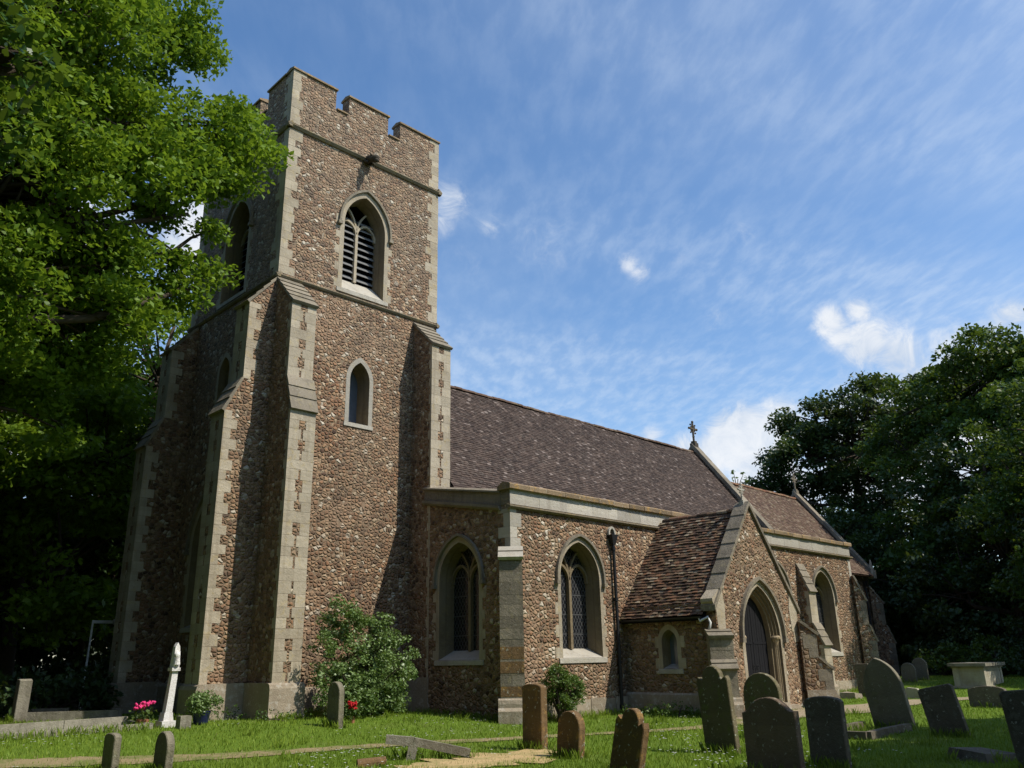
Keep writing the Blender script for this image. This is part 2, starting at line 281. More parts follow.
# ---------------------------------------------------------------- mesh builder
class MB:
    def __init__(s): s.v = []; s.f = []
    def add(s, vs, fs):
        o = len(s.v); s.v += [tuple(p) for p in vs]; s.f += [tuple(i+o for i in q) for q in fs]; return s
    def hexa(s, p): return s.add(p, [(0, 3, 2, 1), (4, 5, 6, 7), (0, 1, 5, 4), (1, 2, 6, 5), (2, 3, 7, 6), (3, 0, 4, 7)])
    def box(s, x0, x1, y0, y1, z0, z1):
        return s.hexa([(x0, y0, z0), (x1, y0, z0), (x1, y1, z0), (x0, y1, z0), (x0, y0, z1), (x1, y0, z1), (x1, y1, z1), (x0, y1, z1)])
    def fbox(s, F, a0, a1, b0, b1, z0, z1):      # box in a Frame: a along u, b outward
        return s.hexa([F(a0, b0, z0), F(a1, b0, z0), F(a1, b1, z0), F(a0, b1, z0), F(a0, b0, z1), F(a1, b0, z1), F(a1, b1, z1), F(a0, b1, z1)])
    def prism(s, loop0, loop1, caps=True):
        n = len(loop0); s_ = [tuple(p) for p in loop0]+[tuple(p) for p in loop1]
        fs = [(i, (i+1) % n, n+(i+1) % n, n+i) for i in range(n)]
        if caps:
            for t in tessellate_polygon([[Vector(p) for p in loop0]]): fs.append(t[::-1]); fs.append(tuple(i+n for i in t))
        return s.add(s_, fs)
    def strip(s, A, B, closed=False):
        n = len(A); fs = [(i, i+1, n+i+1, n+i) for i in range(n-1)]
        if closed: fs.append((n-1, 0, n, 2*n-1))
        return s.add(list(A)+list(B), fs)
    def poly_holes(s, F, outer, holes, b=0.):    # flat sheet in frame F with holes, loops are (u,z)
        loops = [outer]+holes; flat = [p for l in loops for p in l]
        tr = tessellate_polygon([[Vector((p[0], p[1], 0)) for p in l] for l in loops])
        return s.add([F(p[0], b, p[1]) for p in flat], [tuple(t) for t in tr])
    def tube(s, pts, rads, n=8, cap=True):
        pts = [Vector(p) for p in pts]; rings = []
        for i, p in enumerate(pts):
            d = (pts[min(i+1, len(pts)-1)]-pts[max(i-1, 0)]).normalized()
            a = d.orthogonal().normalized() if i == 0 else (a-d*a.dot(d)).normalized()
            b = d.cross(a); r = rads[i] if isinstance(rads, (list, tuple)) else rads
            rings.append([p+(a*math.cos(t*2*math.pi/n)+b*math.sin(t*2*math.pi/n))*r for t in range(n)])
        vs = [q for r_ in rings for q in r_]; fs = []
        for i in range(len(rings)-1):
            for j in range(n): fs.append((i*n+j, i*n+(j+1) % n, (i+1)*n+(j+1) % n, (i+1)*n+j))
        if cap: fs.append(tuple(range(n))[::-1]); fs.append(tuple((len(rings)-1)*n+j for j in range(n)))
        return s.add(vs, fs)
    def rail(s, pts, F, w, t):                   # square bar following (u,b,z) points in frame F, w in plane, t along b
        n = len(pts); L = []
        for i, (u, b, z) in enumerate(pts):
            p0 = pts[max(i-1, 0)]; p1 = pts[min(i+1, n-1)]
            du, dz = p1[0]-p0[0], p1[2]-p0[2]; l = math.hypot(du, dz) or 1; nu, nz = -dz/l*w/2, du/l*w/2
            L.append([F(u+nu, b-t/2, z+nz), F(u+nu, b+t/2, z+nz), F(u-nu, b+t/2, z-nz), F(u-nu, b-t/2, z-nz)])
        fs = []
        for i in range(n-1):
            for j in range(4): fs.append((i*4+j, i*4+(j+1) % 4, (i+1)*4+(j+1) % 4, (i+1)*4+j))
        fs.append((3, 2, 1, 0)); fs.append(tuple((n-1)*4+j for j in range(4)))
        return s.add([q for l in L for q in l], fs)
    def sphere(s, c, r, n=8, m=6, sq=(1, 1, 1)):
        vs = []; fs = []
        for i in range(m+1):
            th = math.pi*i/m
            for j in range(n): vs.append((c[0]+r*sq[0]*math.sin(th)*math.cos(j*2*math.pi/n), c[1]+r*sq[1]*math.sin(th)*math.sin(j*2*math.pi/n), c[2]+r*sq[2]*math.cos(th)))
        for i in range(m):
            for j in range(n): fs.append((i*n+j, i*n+(j+1) % n, (i+1)*n+(j+1) % n, (i+1)*n+j))
        return s.add(vs, fs)
    def build(s, name, material, parent=None, org=None, smooth=False):
        o_ = Vector(org) if org is not None else (Vector(parent['_org']) if parent is not None else Vector((0, 0, 0)))
        me = bpy.data.meshes.new(name); me.from_pydata([tuple(Vector(v)-o_) for v in s.v], [], s.f); me.validate()
        me.materials.append(material)
        if smooth: me.polygons.foreach_set('use_smooth', [True]*len(me.polygons))
        import bmesh
        bm = bmesh.new(); bm.from_mesh(me); bmesh.ops.recalc_face_normals(bm, faces=bm.faces); bm.to_mesh(me); bm.free()
        ob = bpy.data.objects.new(name, me); COL.objects.link(ob)
        if parent is not None: ob.parent = parent
        else: ob.location = o_
        ob['_org'] = tuple(o_)
        return ob
def Frame(ox, oy, ux, uy, k=1.0):
    """a along u, b along the outward normal (u turned clockwise), z up; k scales about the camera foot"""
    nx, ny = uy, -ux
    def F(a, b, z): return (ox+ux*a+nx*b, oy+uy*a+ny*b, z)
    F.o = (ox, oy); F.u = (ux, uy); F.n = (nx, ny); return F
def tag(o, label, cat, group=None, kind=None):
    if label: o['label'] = label
    if cat: o['category'] = cat
    if group: o['group'] = group
    if kind: o['kind'] = kind
    return o
def empty(name, loc):
    o = bpy.data.objects.new(name, None); COL.objects.link(o); o.location = loc; o['_org'] = tuple(loc); o.empty_display_size = .3; return o
def structure(o): o['kind'] = 'structure'; return o

# ---------------------------------------------------------------- ground
def sm(t): t = min(1, max(0, t)); return t*t*(3-2*t)
def gz(x, y):
    return .28*sm((y-14.5)/4)*sm((17.5-x)/4) + .35*sm((x-34)/6) + .03*math.sin(x*.9+1)*math.sin(y*.7)*sm((20-abs(y-6))/10)*.6
def ground():
    xs = list(np.concatenate([[-600, -200, -80, -40], np.arange(-20, 60.1, .8), [75, 100, 160, 300, 900]]))
    ys = list(np.concatenate([[-300, -100, -50, -25], np.arange(-10, 60.1, .8), [75, 100, 160, 300, 900]]))
    b = MB(); b.v = [(x, y, gz(x, y)) for y in ys for x in xs]; n = len(xs)
    b.f = [(j*n+i, j*n+i+1, (j+1)*n+i+1, (j+1)*n+i) for j in range(len(ys)-1) for i in range(n-1)]
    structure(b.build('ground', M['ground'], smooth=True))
ground()
def sheet(name, pts, widths, m, lift, seed=0, step=.22, jit=.12):
    rr = random.Random(seed); P = []; Wd = []
    for i in range(len(pts)-1):
        a, b = Vector(pts[i]), Vector(pts[i+1]); k = max(1, int((b-a).length/step))
        for j in range(k): t = j/k; P.append(a.lerp(b, t)); Wd.append(widths[i]*(1-t)+widths[i+1]*t)
    P.append(Vector(pts[-1])); Wd.append(widths[-1]); b = MB(); K = 7
    for i, p in enumerate(P):
        d = (P[min(i+1, len(P)-1)]-P[max(i-1, 0)]).normalized(); nn = Vector((-d.y, d.x))
        wl, wr = Wd[i]/2*(1+rr.uniform(-jit, jit)*2), Wd[i]/2*(1+rr.uniform(-jit, jit)*2)
        for k in range(K):
            q = p+nn*(-wl+(wl+wr)*k/(K-1)); b.v.append((q.x, q.y, gz(q.x, q.y)+lift))
    b.f = [(i*K+k, i*K+k+1, (i+1)*K+k+1, (i+1)*K+k) for i in range(len(P)-1) for k in range(K-1)]
    return structure(b.build(name, m, smooth=True))
PATH1 = [(1.0, 17.2), (4.2, 16.1), (6.5, 15.45), (9.6, 14.6), (11.9, 13.7), (13.5, 13.0), (15.6, 11.9), (17.3, 11.6), (20.6, 11.6)]
sheet('path', PATH1, [.75, .8, .7, .6, .65, .6, .5, .7, 1.3], M['path'], .016, 1)
PATH2 = [(19.8, 11.7), (21.6, 11.9), (23.4, 11.7), (26, 11.6), (30, 11.2), (36, 9.5), (44, 7)]
sheet('gravel_path', PATH2, [1.0, 2.2, 2.4, 1.5, 1.3, 1.2, 1.2], M['gravel'], .020, 2)
PATCH = [(8.0, 10.9), (9.2, 10.9), (10.4, 10.9), (11.2, 11.1), (11.9, 11.5)]
sheet('dry_patch', PATCH, [.3, 1.3, 1.6, 1.1, .2], M['sand'], .024, 3, .15, .3)

# ================================================================ CHURCH
CH = empty('church', (18, 18, 0))
tag(CH, 'medieval cobble and limestone parish church with battlemented west tower, tiled nave, chapel and gabled porch', 'church')
K = 1.0173                                            # tower proportions were surveyed a shade small
def T(x): return x*K
def TZ(z): return 1.6+(z-1.6)*K
Xa, Ya = 15.84, 16.19                                 # south-west corner of the aisle
Yp = 12.95; PX0, PX1, PXC = 20.55, 25.17, 22.86       # porch

def arch(a, zb, zs, za, n=10, c=0.):
    h = za-zs; Rr = (a*a+h*h)/(2*a); th = math.atan2(h, Rr-a) if Rr > a else math.pi/2
    L = [(c-a, zb), (c-a, zs)]
    for i in range(1, n+1):
        t = th*i/n; L.append((c-a+Rr-Rr*math.cos(t), zs+Rr*math.sin(t)))
    return L+[(2*c-u, z) for u, z in L[-2::-1]]
def window(F, c, a, zb, zs, za, depth=.34, ring=.17, lights=2, hood=True, louvre=False, glass='glass', splay=.16, sillz=.22, toothed=True, seed=1, mats=('ashlar', 'jamb')):
    rr = random.Random(seed)
    o1 = arch(a+ring, zb-.02, zs, za+ring*1.2, 10, c); i1 = arch(a, zb, zs, za, 10, c)
    a2 = a-splay; i2 = arch(a2, zb+sillz, zs, za-splay*1.15, 10, c)
    mid = arch(a-splay*.45, zb+sillz*.45, zs, za-splay*.5, 10, c)
    b = MB(); P = lambda loop, d: [F(u, d, z) for u, z in loop]
    b.strip(P(o1, -.03), P(o1, .006)); b.strip(P(o1, .006), P(i1, .006))
    if toothed:
        z = zb; k = 0
        while z < zs-.1:
            hh = rr.uniform(.24, .34)
            if k % 2 == 0:
                for sgn in (-1, 1):
                    u0 = c+sgn*(a+ring+.001); u1 = u0+sgn*rr.uniform(.09, .16)
                    b.fbox(F, min(u0, u1), max(u0, u1), -.03, .0045, z, z+hh-.01)
            z += hh; k += 1
    w = b.build('window', M[mats[0]], CH)
    b = MB(); b.strip(P(i1, .006), P(mid, -depth*.42)); b.strip(P(mid, -depth*.42), P(mid, -depth*.5)); b.strip(P(mid, -depth*.5), P(i2, -depth))
    b.build('reveal', M[mats[1]], w)
    b = MB()                                           # sloping sill
    b.hexa([F(c-a-ring-.03, -.02, zb-.14), F(c+a+ring+.03, -.02, zb-.14), F(c+a+ring+.03, .035, zb-.14), F(c-a-ring-.03, .035, zb-.14),
            F(c-a-ring-.03, -.02, zb+.0), F(c+a+ring+.03, -.02, zb+.0), F(c+a+ring+.03, .035, zb-.02), F(c-a-ring-.03, .035, zb-.02)])
    b.add([F(c-a, .01, zb-.001), F(c+a, .01, zb-.001), F(c+a2, -depth, zb+sillz), F(c-a2, -depth, zb+sillz)], [(0, 1, 2, 3)])
    b.build('sill', M['ashlar_pale'], w)
    if hood:
        hw = .075; hz = zs-.08
        L = [(u, .04, z) for u, z in arch(a+ring+hw/2, hz, zs, za+ring*1.2+hw*.6, 12, c)]
        b = MB(); b.rail(L, F, hw, .11)
        for sg in (-1, 1): b.fbox(F, c+sg*(a+ring+.045)-.075, c+sg*(a+ring+.045)+.075, .005, .12, hz-.11, hz+.0)
        b.build('hood_mould', M['ashlar_dark'], w)
    g = MB(); gp = arch(a2+.03, zb+sillz-.03, zs, za-splay*1.15+.03, 10, c); g.poly_holes(F, gp, [], -depth-.0)
    dd = -depth+.055
    if louvre:
        g = MB(); L0 = P(gp, -depth-.75); L1 = P(gp, -depth+.01); g.strip(L0, L1); g.poly_holes(F, gp, [], -depth-.75)
        g.build('dark_room', M['void'], w)
        lv = MB(); z = zb+sillz+.12
        while z < zs+.55:
            lim = a2 if z < zs else a2*math.sqrt(max(.05, 1-((z-zs)/(za-zs))**2))
            for sgn in (0, 1):
                u0, u1 = (c-lim, c-.05) if sgn == 0 else (c+.05, c+lim)
                lv.hexa([F(u0, dd-.13, z+.10), F(u1, dd-.13, z+.10), F(u1, dd+.02, z-.06), F(u0, dd+.02, z-.06),
                         F(u0, dd-.13, z+.125), F(u1, dd-.13, z+.125), F(u1, dd+.02, z-.035), F(u0, dd+.02, z-.035)])
            z += .235
        lv.build('louvre', M['louvre'], w)
    else: g.build('glass', M[glass], w)
    if lights == 2:
        t = MB(); t.fbox(F, c-.05, c+.05, dd-.06, dd+.06, zb+sillz-.02, zs)
        h2 = za-splay*1.15-zs; R2 = (a2*a2+h2*h2)/(2*a2)
        lz = zs-.02; hb = a2/2
        for sg in (-1, 1):                             # pointed heads of the two lights
            A = [(u, dd, z) for u, z in arch(hb-.01, lz-.05, lz, lz+hb*1.15, 7, c+sg*hb)]
            t.rail(A, F, .07, .10)
        for sg in (-1, 1):                             # mullion branching into the head
            L = []
            for i in range(12):
                th = i/11*1.25; u = R2-R2*math.cos(th); z = zs+R2*math.sin(th)
                lim = (u+a2-R2)
                # stop at main arch
                uu = u; inside = (uu+ (R2-a2))**2+(z-zs)**2 < R2*R2*1.01
                if not inside: break
                L.append((c+sg*u, dd, z))
            if len(L) > 1: t.rail(L, F, .065, .09)
        t.build('tracery', M['jamb' if not louvre else 'ashlar'], w)
    return [(u, z) for u, z in arch(a+.03, zb-.0, zs, za+.03, 10, c)], w
def wall(name, F, outer, holes, m='rubble'):
    b = MB()
    if len(holes) > 1:
        us = [sum(p[0] for p in h)/len(h) for h in holes]; vert = max(us)-min(us) < .5
        ax = 1 if vert else 0; hs = sorted(holes, key=lambda h: min(p[ax] for p in h)); lo = min(p[ax] for p in outer)
        for i, h in enumerate(hs):
            hi = max(p[ax] for p in outer) if i == len(hs)-1 else (max(p[ax] for p in h)+min(p[ax] for p in hs[i+1]))/2
            o0, o1 = min(p[1-ax] for p in outer), max(p[1-ax] for p in outer)
            q = [(o0, lo), (o1, lo), (o1, hi), (o0, hi)] if vert else [(lo, o0), (hi, o0), (hi, o1), (lo, o1)]
            b.poly_holes(F, q, [h]); lo = hi
    else: b.poly_holes(F, outer, holes)
    return b.build(name, M[m], CH)
def quoins(x, y, dA, dB, z0, z1, la=(.52, .30), lb=(.30, .52), hb=.31, seed=0, m='ashlar', p=.006, jit=.3):
    """toothed corner stones; dA/dB unit vectors running from the corner along the two faces"""
    rr = random.Random(seed); b = MB(); z = z0; k = 0; e = .02
    def q(a, c_): return (x+dA[0]*a+dB[0]*c_, y+dA[1]*a+dB[1]*c_)
    while z < z1-.08:
        h = min(rr.uniform(hb*(1-jit*.6), hb*(1+jit*.6)), z1-z); 
        if z1-(z+h) < .1: h = z1-z
        LA, LB = la[k % 2]*rr.uniform(.72, 1.2), lb[k % 2]*rr.uniform(.72, 1.2)
        pp = p*rr.uniform(.8, 1.6)
        for (a0, a1, c0, c1) in ((-pp, LA, -pp, e), (-pp, e, e, LB)):
            P0 = [q(a0, c0), q(a1, c0), q(a1, c1), q(a0, c1)]
            b.hexa([(*t, z) for t in P0]+[(*t, z+h-.007) for t in P0])
        z += h; k += 1
    return b.build('quoin', M[m], CH)
def band(name, F, a0, a1, z0, z1, out, m='string', slope=.5, back=-.05, parent=None):
    """horizontal moulding with a weathered top"""
    b = MB(); s_ = (z1-z0)*slope
    pr_ = [(back, z0), (out*.45, z0), (out, z0+(z1-z0)*.35), (out, z1-s_), (back, z1)]
    b.prism([F(a0, p, z) for p, z in pr_], [F(a1, p, z) for p, z in pr_]); return b.build(name, M[m], parent or CH)
def buttress(F, c, w, stages, plinth=None, ztop=None, body='rubble', edge='ashlar', cap='ashlar_dark', patt=True, seed=3, sideblocks=(.34, .18), facew=(.46, .36), lip=.05):
    """stages from the ground up: (z0, z1, depth, z_of_setoff_top); F frame, c centre along the wall"""
    prof = [(-.02, stages[0][0]-.3)]
    for (z0, z1, d, zt) in stages: prof += [(d, z0 if z0 > .5 else z0-.3), (d, z1)]
    prof[1] = (stages[0][2], stages[0][0]-.3)
    prof.append((-.02, stages[-1][3]))
    b = MB(); b.prism([F(c-w/2, p, z) for p, z in prof], [F(c+w/2, p, z) for p, z in prof])
    bo = b.build('buttress', M[body], CH)
    for i, (z0, z1, d, zt) in enumerate(stages):
        dn = stages[i+1][2] if i+1 < len(stages) else -.02
        cb = MB(); t = .07; sl_ = Vector((dn-d, zt-z1)); nrm = Vector((-sl_.y, sl_.x)).normalized(); nrm = -nrm if nrm.x < 0 else nrm
        n_ = max(2, int(sl_.length/.28))
        for j in range(n_):                            # courses of sloped capping stones
            A = Vector((d, z1))+sl_*(j/n_); B = Vector((d, z1))+sl_*((j+1)/n_)
            if j == 0: A = A-sl_.normalized()*lip*1.3
            o1_, o2_ = nrm*(t+.012), nrm*t*.75
            L = [A-nrm*.01, A+o1_, B+o2_, B-nrm*.01]
            wv = w/2+lip*.7
            cb.prism([F(c-wv, p.x, p.y) for p in L], [F(c+wv, p.x, p.y) for p in L])
        cb.build('weathering', M[cap], bo)
        rr = random.Random(seed+i*7); eb = MB(); zz = max(z0, .0)+(.01 if i else 0); k = 0; zend = z1-.01
        if plinth and i == 0: zz = plinth[0]
        while zz < zend-.05:
            h = min(rr.uniform(.24, .33), zend-zz)
            if zend-(zz+h) < .1: h = zend-zz
            fw = w*facew[k % 2]; sd = sideblocks[(k+1) % 2]; pp = .006*rr.uniform(.8, 1.6)
            if k % 5 == 4: fw = w*.499
            for sg in (-1, 1):
                u0, u1 = c+sg*(w/2+pp), c+sg*(w/2-fw)
                eb.fbox(F, min(u0, u1), max(u0, u1), d-.03, d+pp, zz, zz+h-.006)
                u1 = c+sg*(w/2-.02)
                sd_ = min(sd*rr.uniform(.9, 1.1), d-.05)
                eb.fbox(F, min(u0, u1), max(u0, u1), d-.03-sd_, d-.03, zz, zz+h-.006)
            zz += h; k += 1
        eb.build('edge_stones', M[edge], bo)
    if plinth:
        zt, ex = plinth; d = stages[0][2]; pb = MB(); wv = w/2+ex
        P = [(-.02, -.3), (d+ex+.07, -.3), (d+ex+.07, .32), (d+ex, .40), (d+ex, zt-.13), (d+ex*.7, zt-.04), (d+.01, zt), (-.02, zt)]
        # body
        lo = [F(c-wv, p, z) for p, z in P]; hi = [F(c+wv, p, z) for p, z in P]
        pb.prism(lo, hi); pb.build('plinth', M['plinth'], bo)
    return bo

# ---- tower -------------------------------------------------------
x0, x1, y0, y1 = T(10.58), T(16.55), T(20.34), T(26.25)
wx, wy = x1-x0, y1-y0
FS = Frame(x0, y0, 1, 0); FW = Frame(x0, y1, 0, -1); FE = Frame(x1, y0, 0, 1); FN = Frame(x1, y1, -1, 0)
zstr, zpar = TZ(17.6), TZ(18.90)
cS = T(13.52)-x0
h1, _ = window(FS, cS, .80, TZ(12.62), TZ(14.95), TZ(16.10), .60, .16, 2, True, True, splay=.05, sillz=.62, seed=11)
h2, _ = window(FS, T(13.56)-x0, .36, TZ(8.38), TZ(9.75), TZ(10.33), .62, .14, 1, False, False, 'pane', splay=.03, sillz=.12, seed=12, toothed=False, mats=('ashlar_pale', 'jamb'))
wall('tower_wall', FS, [(0, -.3), (wx, -.3), (wx, zpar), (0, zpar)], [h1, h2])
cW = wy/2
h1, _ = window(FW, cW, .80, TZ(12.62), TZ(14.95), TZ(16.10), .60, .16, 2, True, True, splay=.05, sillz=.62, seed=13)
h2, _ = window(FW, cW, .34, TZ(9.0), TZ(10.1), TZ(10.6), .45, .14, 1, False, False, 'pane', splay=.1, sillz=.1, seed=14, toothed=False)
h3, _ = window(FW, cW, 1.05, 2.6, 4.9, 6.35, .45, .18, 2, True, False, 'glass', seed=15)
wall('tower_wall', FW, [(0, -.3), (wy, -.3), (wy, zpar), (0, zpar)], [h1, h2, h3])
wall('tower_wall', FE, [(0, -.3), (wy, -.3), (wy, zpar), (0, zpar)], [])
wall('tower_wall', FN, [(0, -.3), (wx, -.3), (wx, zpar), (0, zpar)], [])
for (F, L) in ((FS, wx), (FW, wy), (FE, wy), (FN, wx)):
    e = .11
    band('string_course', F, -e, L+e-.001, zstr-.16, zstr+.06, .115)
    band('string_course', F, -.08, L+.079, TZ(12.30), TZ(12.46), .085)
# battlements
b = MB(); cp = MB(); th = .42; zc0, zc1 = TZ(18.90), TZ(19.62)
def merlons(F, L, segs):
    for (a, c_) in segs:
        b.fbox(F, a, c_, -th, 0.001, zc0-.002, zc1)
        cp.prism([F(a-.04, p, z) for p, z in ((.06, zc1), (.06, zc1+.06), (-th/2, zc1+.14), (-th-.05, zc1+.06), (-th-.05, zc1))],
                 [F(c_+.04, p, z) for p, z in ((.06, zc1), (.06, zc1+.06), (-th/2, zc1+.14), (-th-.05, zc1+.06), (-th-.05, zc1))])
    g = [(s0[1], s1[0]) for s0, s1 in zip(segs[:-1], segs[1:])]
    for (a, c_) in g:
        cp.prism([F(a+.045, p, z) for p, z in ((.05, zc0), (.05, zc0+.05), (-th/2, zc0+.09), (-th-.05, zc0+.05), (-th-.05, zc0))],
                 [F(c_-.045, p, z) for p, z in ((.05, zc0), (.05, zc0+.05), (-th/2, zc0+.09), (-th-.05, zc0+.05), (-th-.05, zc0))])
s1 = T(12.17)-x0; s2 = T(12.68)-x0; s3 = T(14.28)-x0; s4 = T(14.80)-x0
merlons(FS, wx, [(0, s1), (s2, s3), (s4, wx)]); 
w3 = (wy-2*.56)/3
for F in (FW, FE): merlons(F, wy, [(th+.045, w3), (w3+.56, 2*w3+.56), (2*w3+1.12, wy-th-.045)])
merlons(FN, wx, [(0, s1), (s2, s3), (s4, wx)])
b.build('battlement', M['rubble'], CH); cp.build('battlement_coping', M['coping'], CH)
b = MB(); b.box(x0+.03, x1-.03, y0+.03, y1-.03, zc0-.45, zc0-.40); b.build('tower_roof', M['lead'], CH)
# corner quoins of the upper stage, above the buttresses, and the parapet
for (cx_, cy_, dA, dB, sd) in ((x0, y0, (1, 0), (0, 1), 21), (x1, y0, (-1, 0), (0, 1), 22), (x0, y1, (1, 0), (0, -1), 23)):
    quoins(cx_, cy_, dA, dB, TZ(12.46), zstr-.16, (.50, .30), (.30, .50), .30, sd)
    quoins(cx_, cy_, dA, dB, zstr+.06, zc1-.002, (.42, .27), (.27, .42), .30, sd+5)
# gargoyle on the parapet string
gx = T(13.47); b = MB()
b.tube([(gx, y0+.05, zstr-.05), (gx, y0-.20, zstr-.10), (gx, y0-.40, zstr-.20), (gx, y0-.55, zstr-.30)], [.12, .14, .12, .10], 8)
b.sphere((gx, y0-.50, zstr-.24), .135, 8, 6, (1, 1.2, 1.0)); b.tube([(gx, y0-.55, zstr-.32), (gx, y0-.68, zstr-.43)], [.09, .05], 7)
for sg in (-1, 1): b.tube([(gx+sg*.08, y0-.42, zstr-.12), (gx+sg*.15, y0-.36, zstr+.0)], [.05, .015], 5); b.tube([(gx+sg*.12, y0-.05, zstr-.18), (gx+sg*.13, y0-.26, zstr-.30)], [.06, .045], 6)
b.build('gargoyle', M['gargoyle'], CH, smooth=True)
# tower buttresses
bw = .76*K
stg = [(.0, TZ(8.02), 1.30*K, TZ(8.98)), (TZ(8.98), TZ(11.2), 1.0*K, TZ(12.26))]
buttress(FS, bw/2-.02, bw, stg, (TZ(1.12), .10), seed=31, sideblocks=(.16, .07))                              # south face, west end
buttress(FS, T(15.57)+bw/2-x0, bw, [(.0, TZ(11.2), 1.0*K, TZ(12.2))], (1.1, .02), seed=32, sideblocks=(.10, .04))
wstg = [(.0, TZ(8.02), 1.24*K, TZ(8.98)), (TZ(8.98), TZ(11.28), .80*K, TZ(12.26))]
buttress(FW, wy-bw/2+.02, bw, wstg, (TZ(1.12), .10), seed=33)                          # west face, south end
buttress(FW, bw/2-.02, bw, wstg, (TZ(1.12), .10), seed=34)
buttress(FN, wx-bw/2, bw, stg, (1.12, .10), seed=35); buttress(FN, bw/2, bw, stg, (1.12, .10), seed=36)
band('tower_plinth', FS, bw, T(15.57)-x0, .0, TZ(1.0), .09, 'plinth', .12); band('tower_plinth', FW, bw, wy-bw, .0, TZ(1.12), .12, 'plinth', .12)

# ---- aisle and chapel (one long south wall) ------------------------
XE = 36.95; LA = XE-Xa
FA = Frame(Xa, Ya, 1, 0); zwall = 5.52
holes = []
for i, cxw in enumerate((18.66, 30.1, 34.02)):
    h_, _ = window(FA, cxw-Xa, .86, 1.56, 3.74, 4.80, .52, .13, 2, True, False, 'glass', splay=.05, sillz=.25, seed=40+i); holes.append(h_)
wall('aisle_wall', FA, [(0, -.3), (LA, -.3), (LA, zwall+.3), (0, zwall+.3)], holes, 'rubble_aisle')
LW = T(19.34)-Ya
FAW = Frame(Xa, Ya+LW, 0, -1)
h_, _ = window(FAW, Ya+LW-18.33, .86, 1.56, 3.74, 4.80, .52, .14, 2, True, False, 'glass', splay=.05, sillz=.25, seed=45)
wall('aisle_wall', FAW, [(0, -.3), (LW, -.3), (LW, zwall+.3), (0, zwall+.9)], [h_], 'rubble_aisle')
FAE = Frame(XE, Ya, 0, 1); wall('chapel_wall', FAE, [(0, -.3), (3.9, -.3), (3.9, 6.0), (0, 6.0)], [], 'rubble_aisle')
quoins(Xa, Ya, (1, 0), (0, 1), 4.42, zwall, (.40, .26), (.26, .40), .33, 51, 'ashlar_pale')
quoins(XE, Ya, (-1, 0), (0, 1), 4.6, zwall, (.30, .22), (.26, .40), .33, 52, 'ashlar_pale')
# parapet: string, white ashlar band, lichened coping
def parapet(F, a0, a1, e0, e1, zs0=5.50):
    band('string_course', F, a0-e0, a1+e1, zs0, zs0+.13, .12, 'string', .4)
    bb = MB(); n = max(1, int((a1-a0)/1.15)); 
    for i in range(n):
        u0 = a0+(a1-a0)*i/n; u1 = a0+(a1-a0)*(i+1)/n-.006
        bb.fbox(F, u0, u1, -.34, .012+.004*(i % 2), zs0+.13, zs0+.54)
    bb.build('parapet', M['ashlar_pale'], CH)
    bb = MB(); n = max(1, int((a1-a0)/.75)); rr = random.Random(5)
    for i in range(n):
        u0 = a0-e0+(a1-a0+e0+e1)*i/n; u1 = a0-e0+(a1-a0+e0+e1)*(i+1)/n-.01; j = rr.uniform(-.008, .008); z = zs0+.541
        L = [(-.40, z), (-.40, z+.10), (-.17, z+.22+j), (.09+j, z+.155+j), (.12+j*2, z+.12), (.11+j*2, z+.01), (.09, z)]
        bb.prism([F(u0, p, q) for p, q in L], [F(u1, p, q) for p, q in L])
    bb.build('parapet_coping', M['coping'], CH)
parapet(FA, 0, LA+.08, .10, .08)
# sloping parapet on the west return, with the level corner block
b = MB(); FP = lambda y, z, o: (Xa-o, y, z)
ya, yb_ = Ya+.35, T(19.60)
b.prism([FP(ya, 5.62, .02), FP(ya, 5.98, .02), FP(ya, 5.98, -.32), FP(ya, 5.62, -.32)], [FP(yb_, 6.24, .02), FP(yb_, 6.58, .02), FP(yb_, 6.58, -.32), FP(yb_, 6.24, -.32)])
b.box(Xa-.012, Xa+.338, Ya+.013, Ya+.345, 5.63, 6.035)
b.build('parapet', M['ashlar_dark'], CH)
b = MB()
b.prism([FP(ya, 5.48, -.05), FP(ya, 5.48, .06), FP(ya, 5.54, .11), FP(ya, 5.615, .11), FP(ya, 5.615, -.05)], [FP(yb_, 6.10, -.05), FP(yb_, 6.10, .06), FP(yb_, 6.16, .11), FP(yb_, 6.235, .11), FP(yb_, 6.235, -.05)])
b.prism([FP(ya, 5.982, -.36), FP(ya, 5.982, .08), FP(ya, 6.03, .08), FP(ya, 6.10, -.12), FP(ya, 6.03, -.36)], [FP(yb_, 6.582, -.36), FP(yb_, 6.582, .08), FP(yb_, 6.63, .08), FP(yb_, 6.70, -.12), FP(yb_, 6.63, -.36)])
b.build('parapet_coping', M['ashlar_dark'], CH)
b = MB(); b.hexa([(Xa+.3, Ya+.3, 5.9), (XE, Ya+.3, 5.9), (XE, 20.2, 6.7), (Xa+.3, 20.2, 6.7), (Xa+.3, Ya+.3, 5.97), (XE, Ya+.3, 5.97), (XE, 20.2, 6.77), (Xa+.3, 20.2, 6.77)])
b.build('aisle_roof', M['lead'], CH)
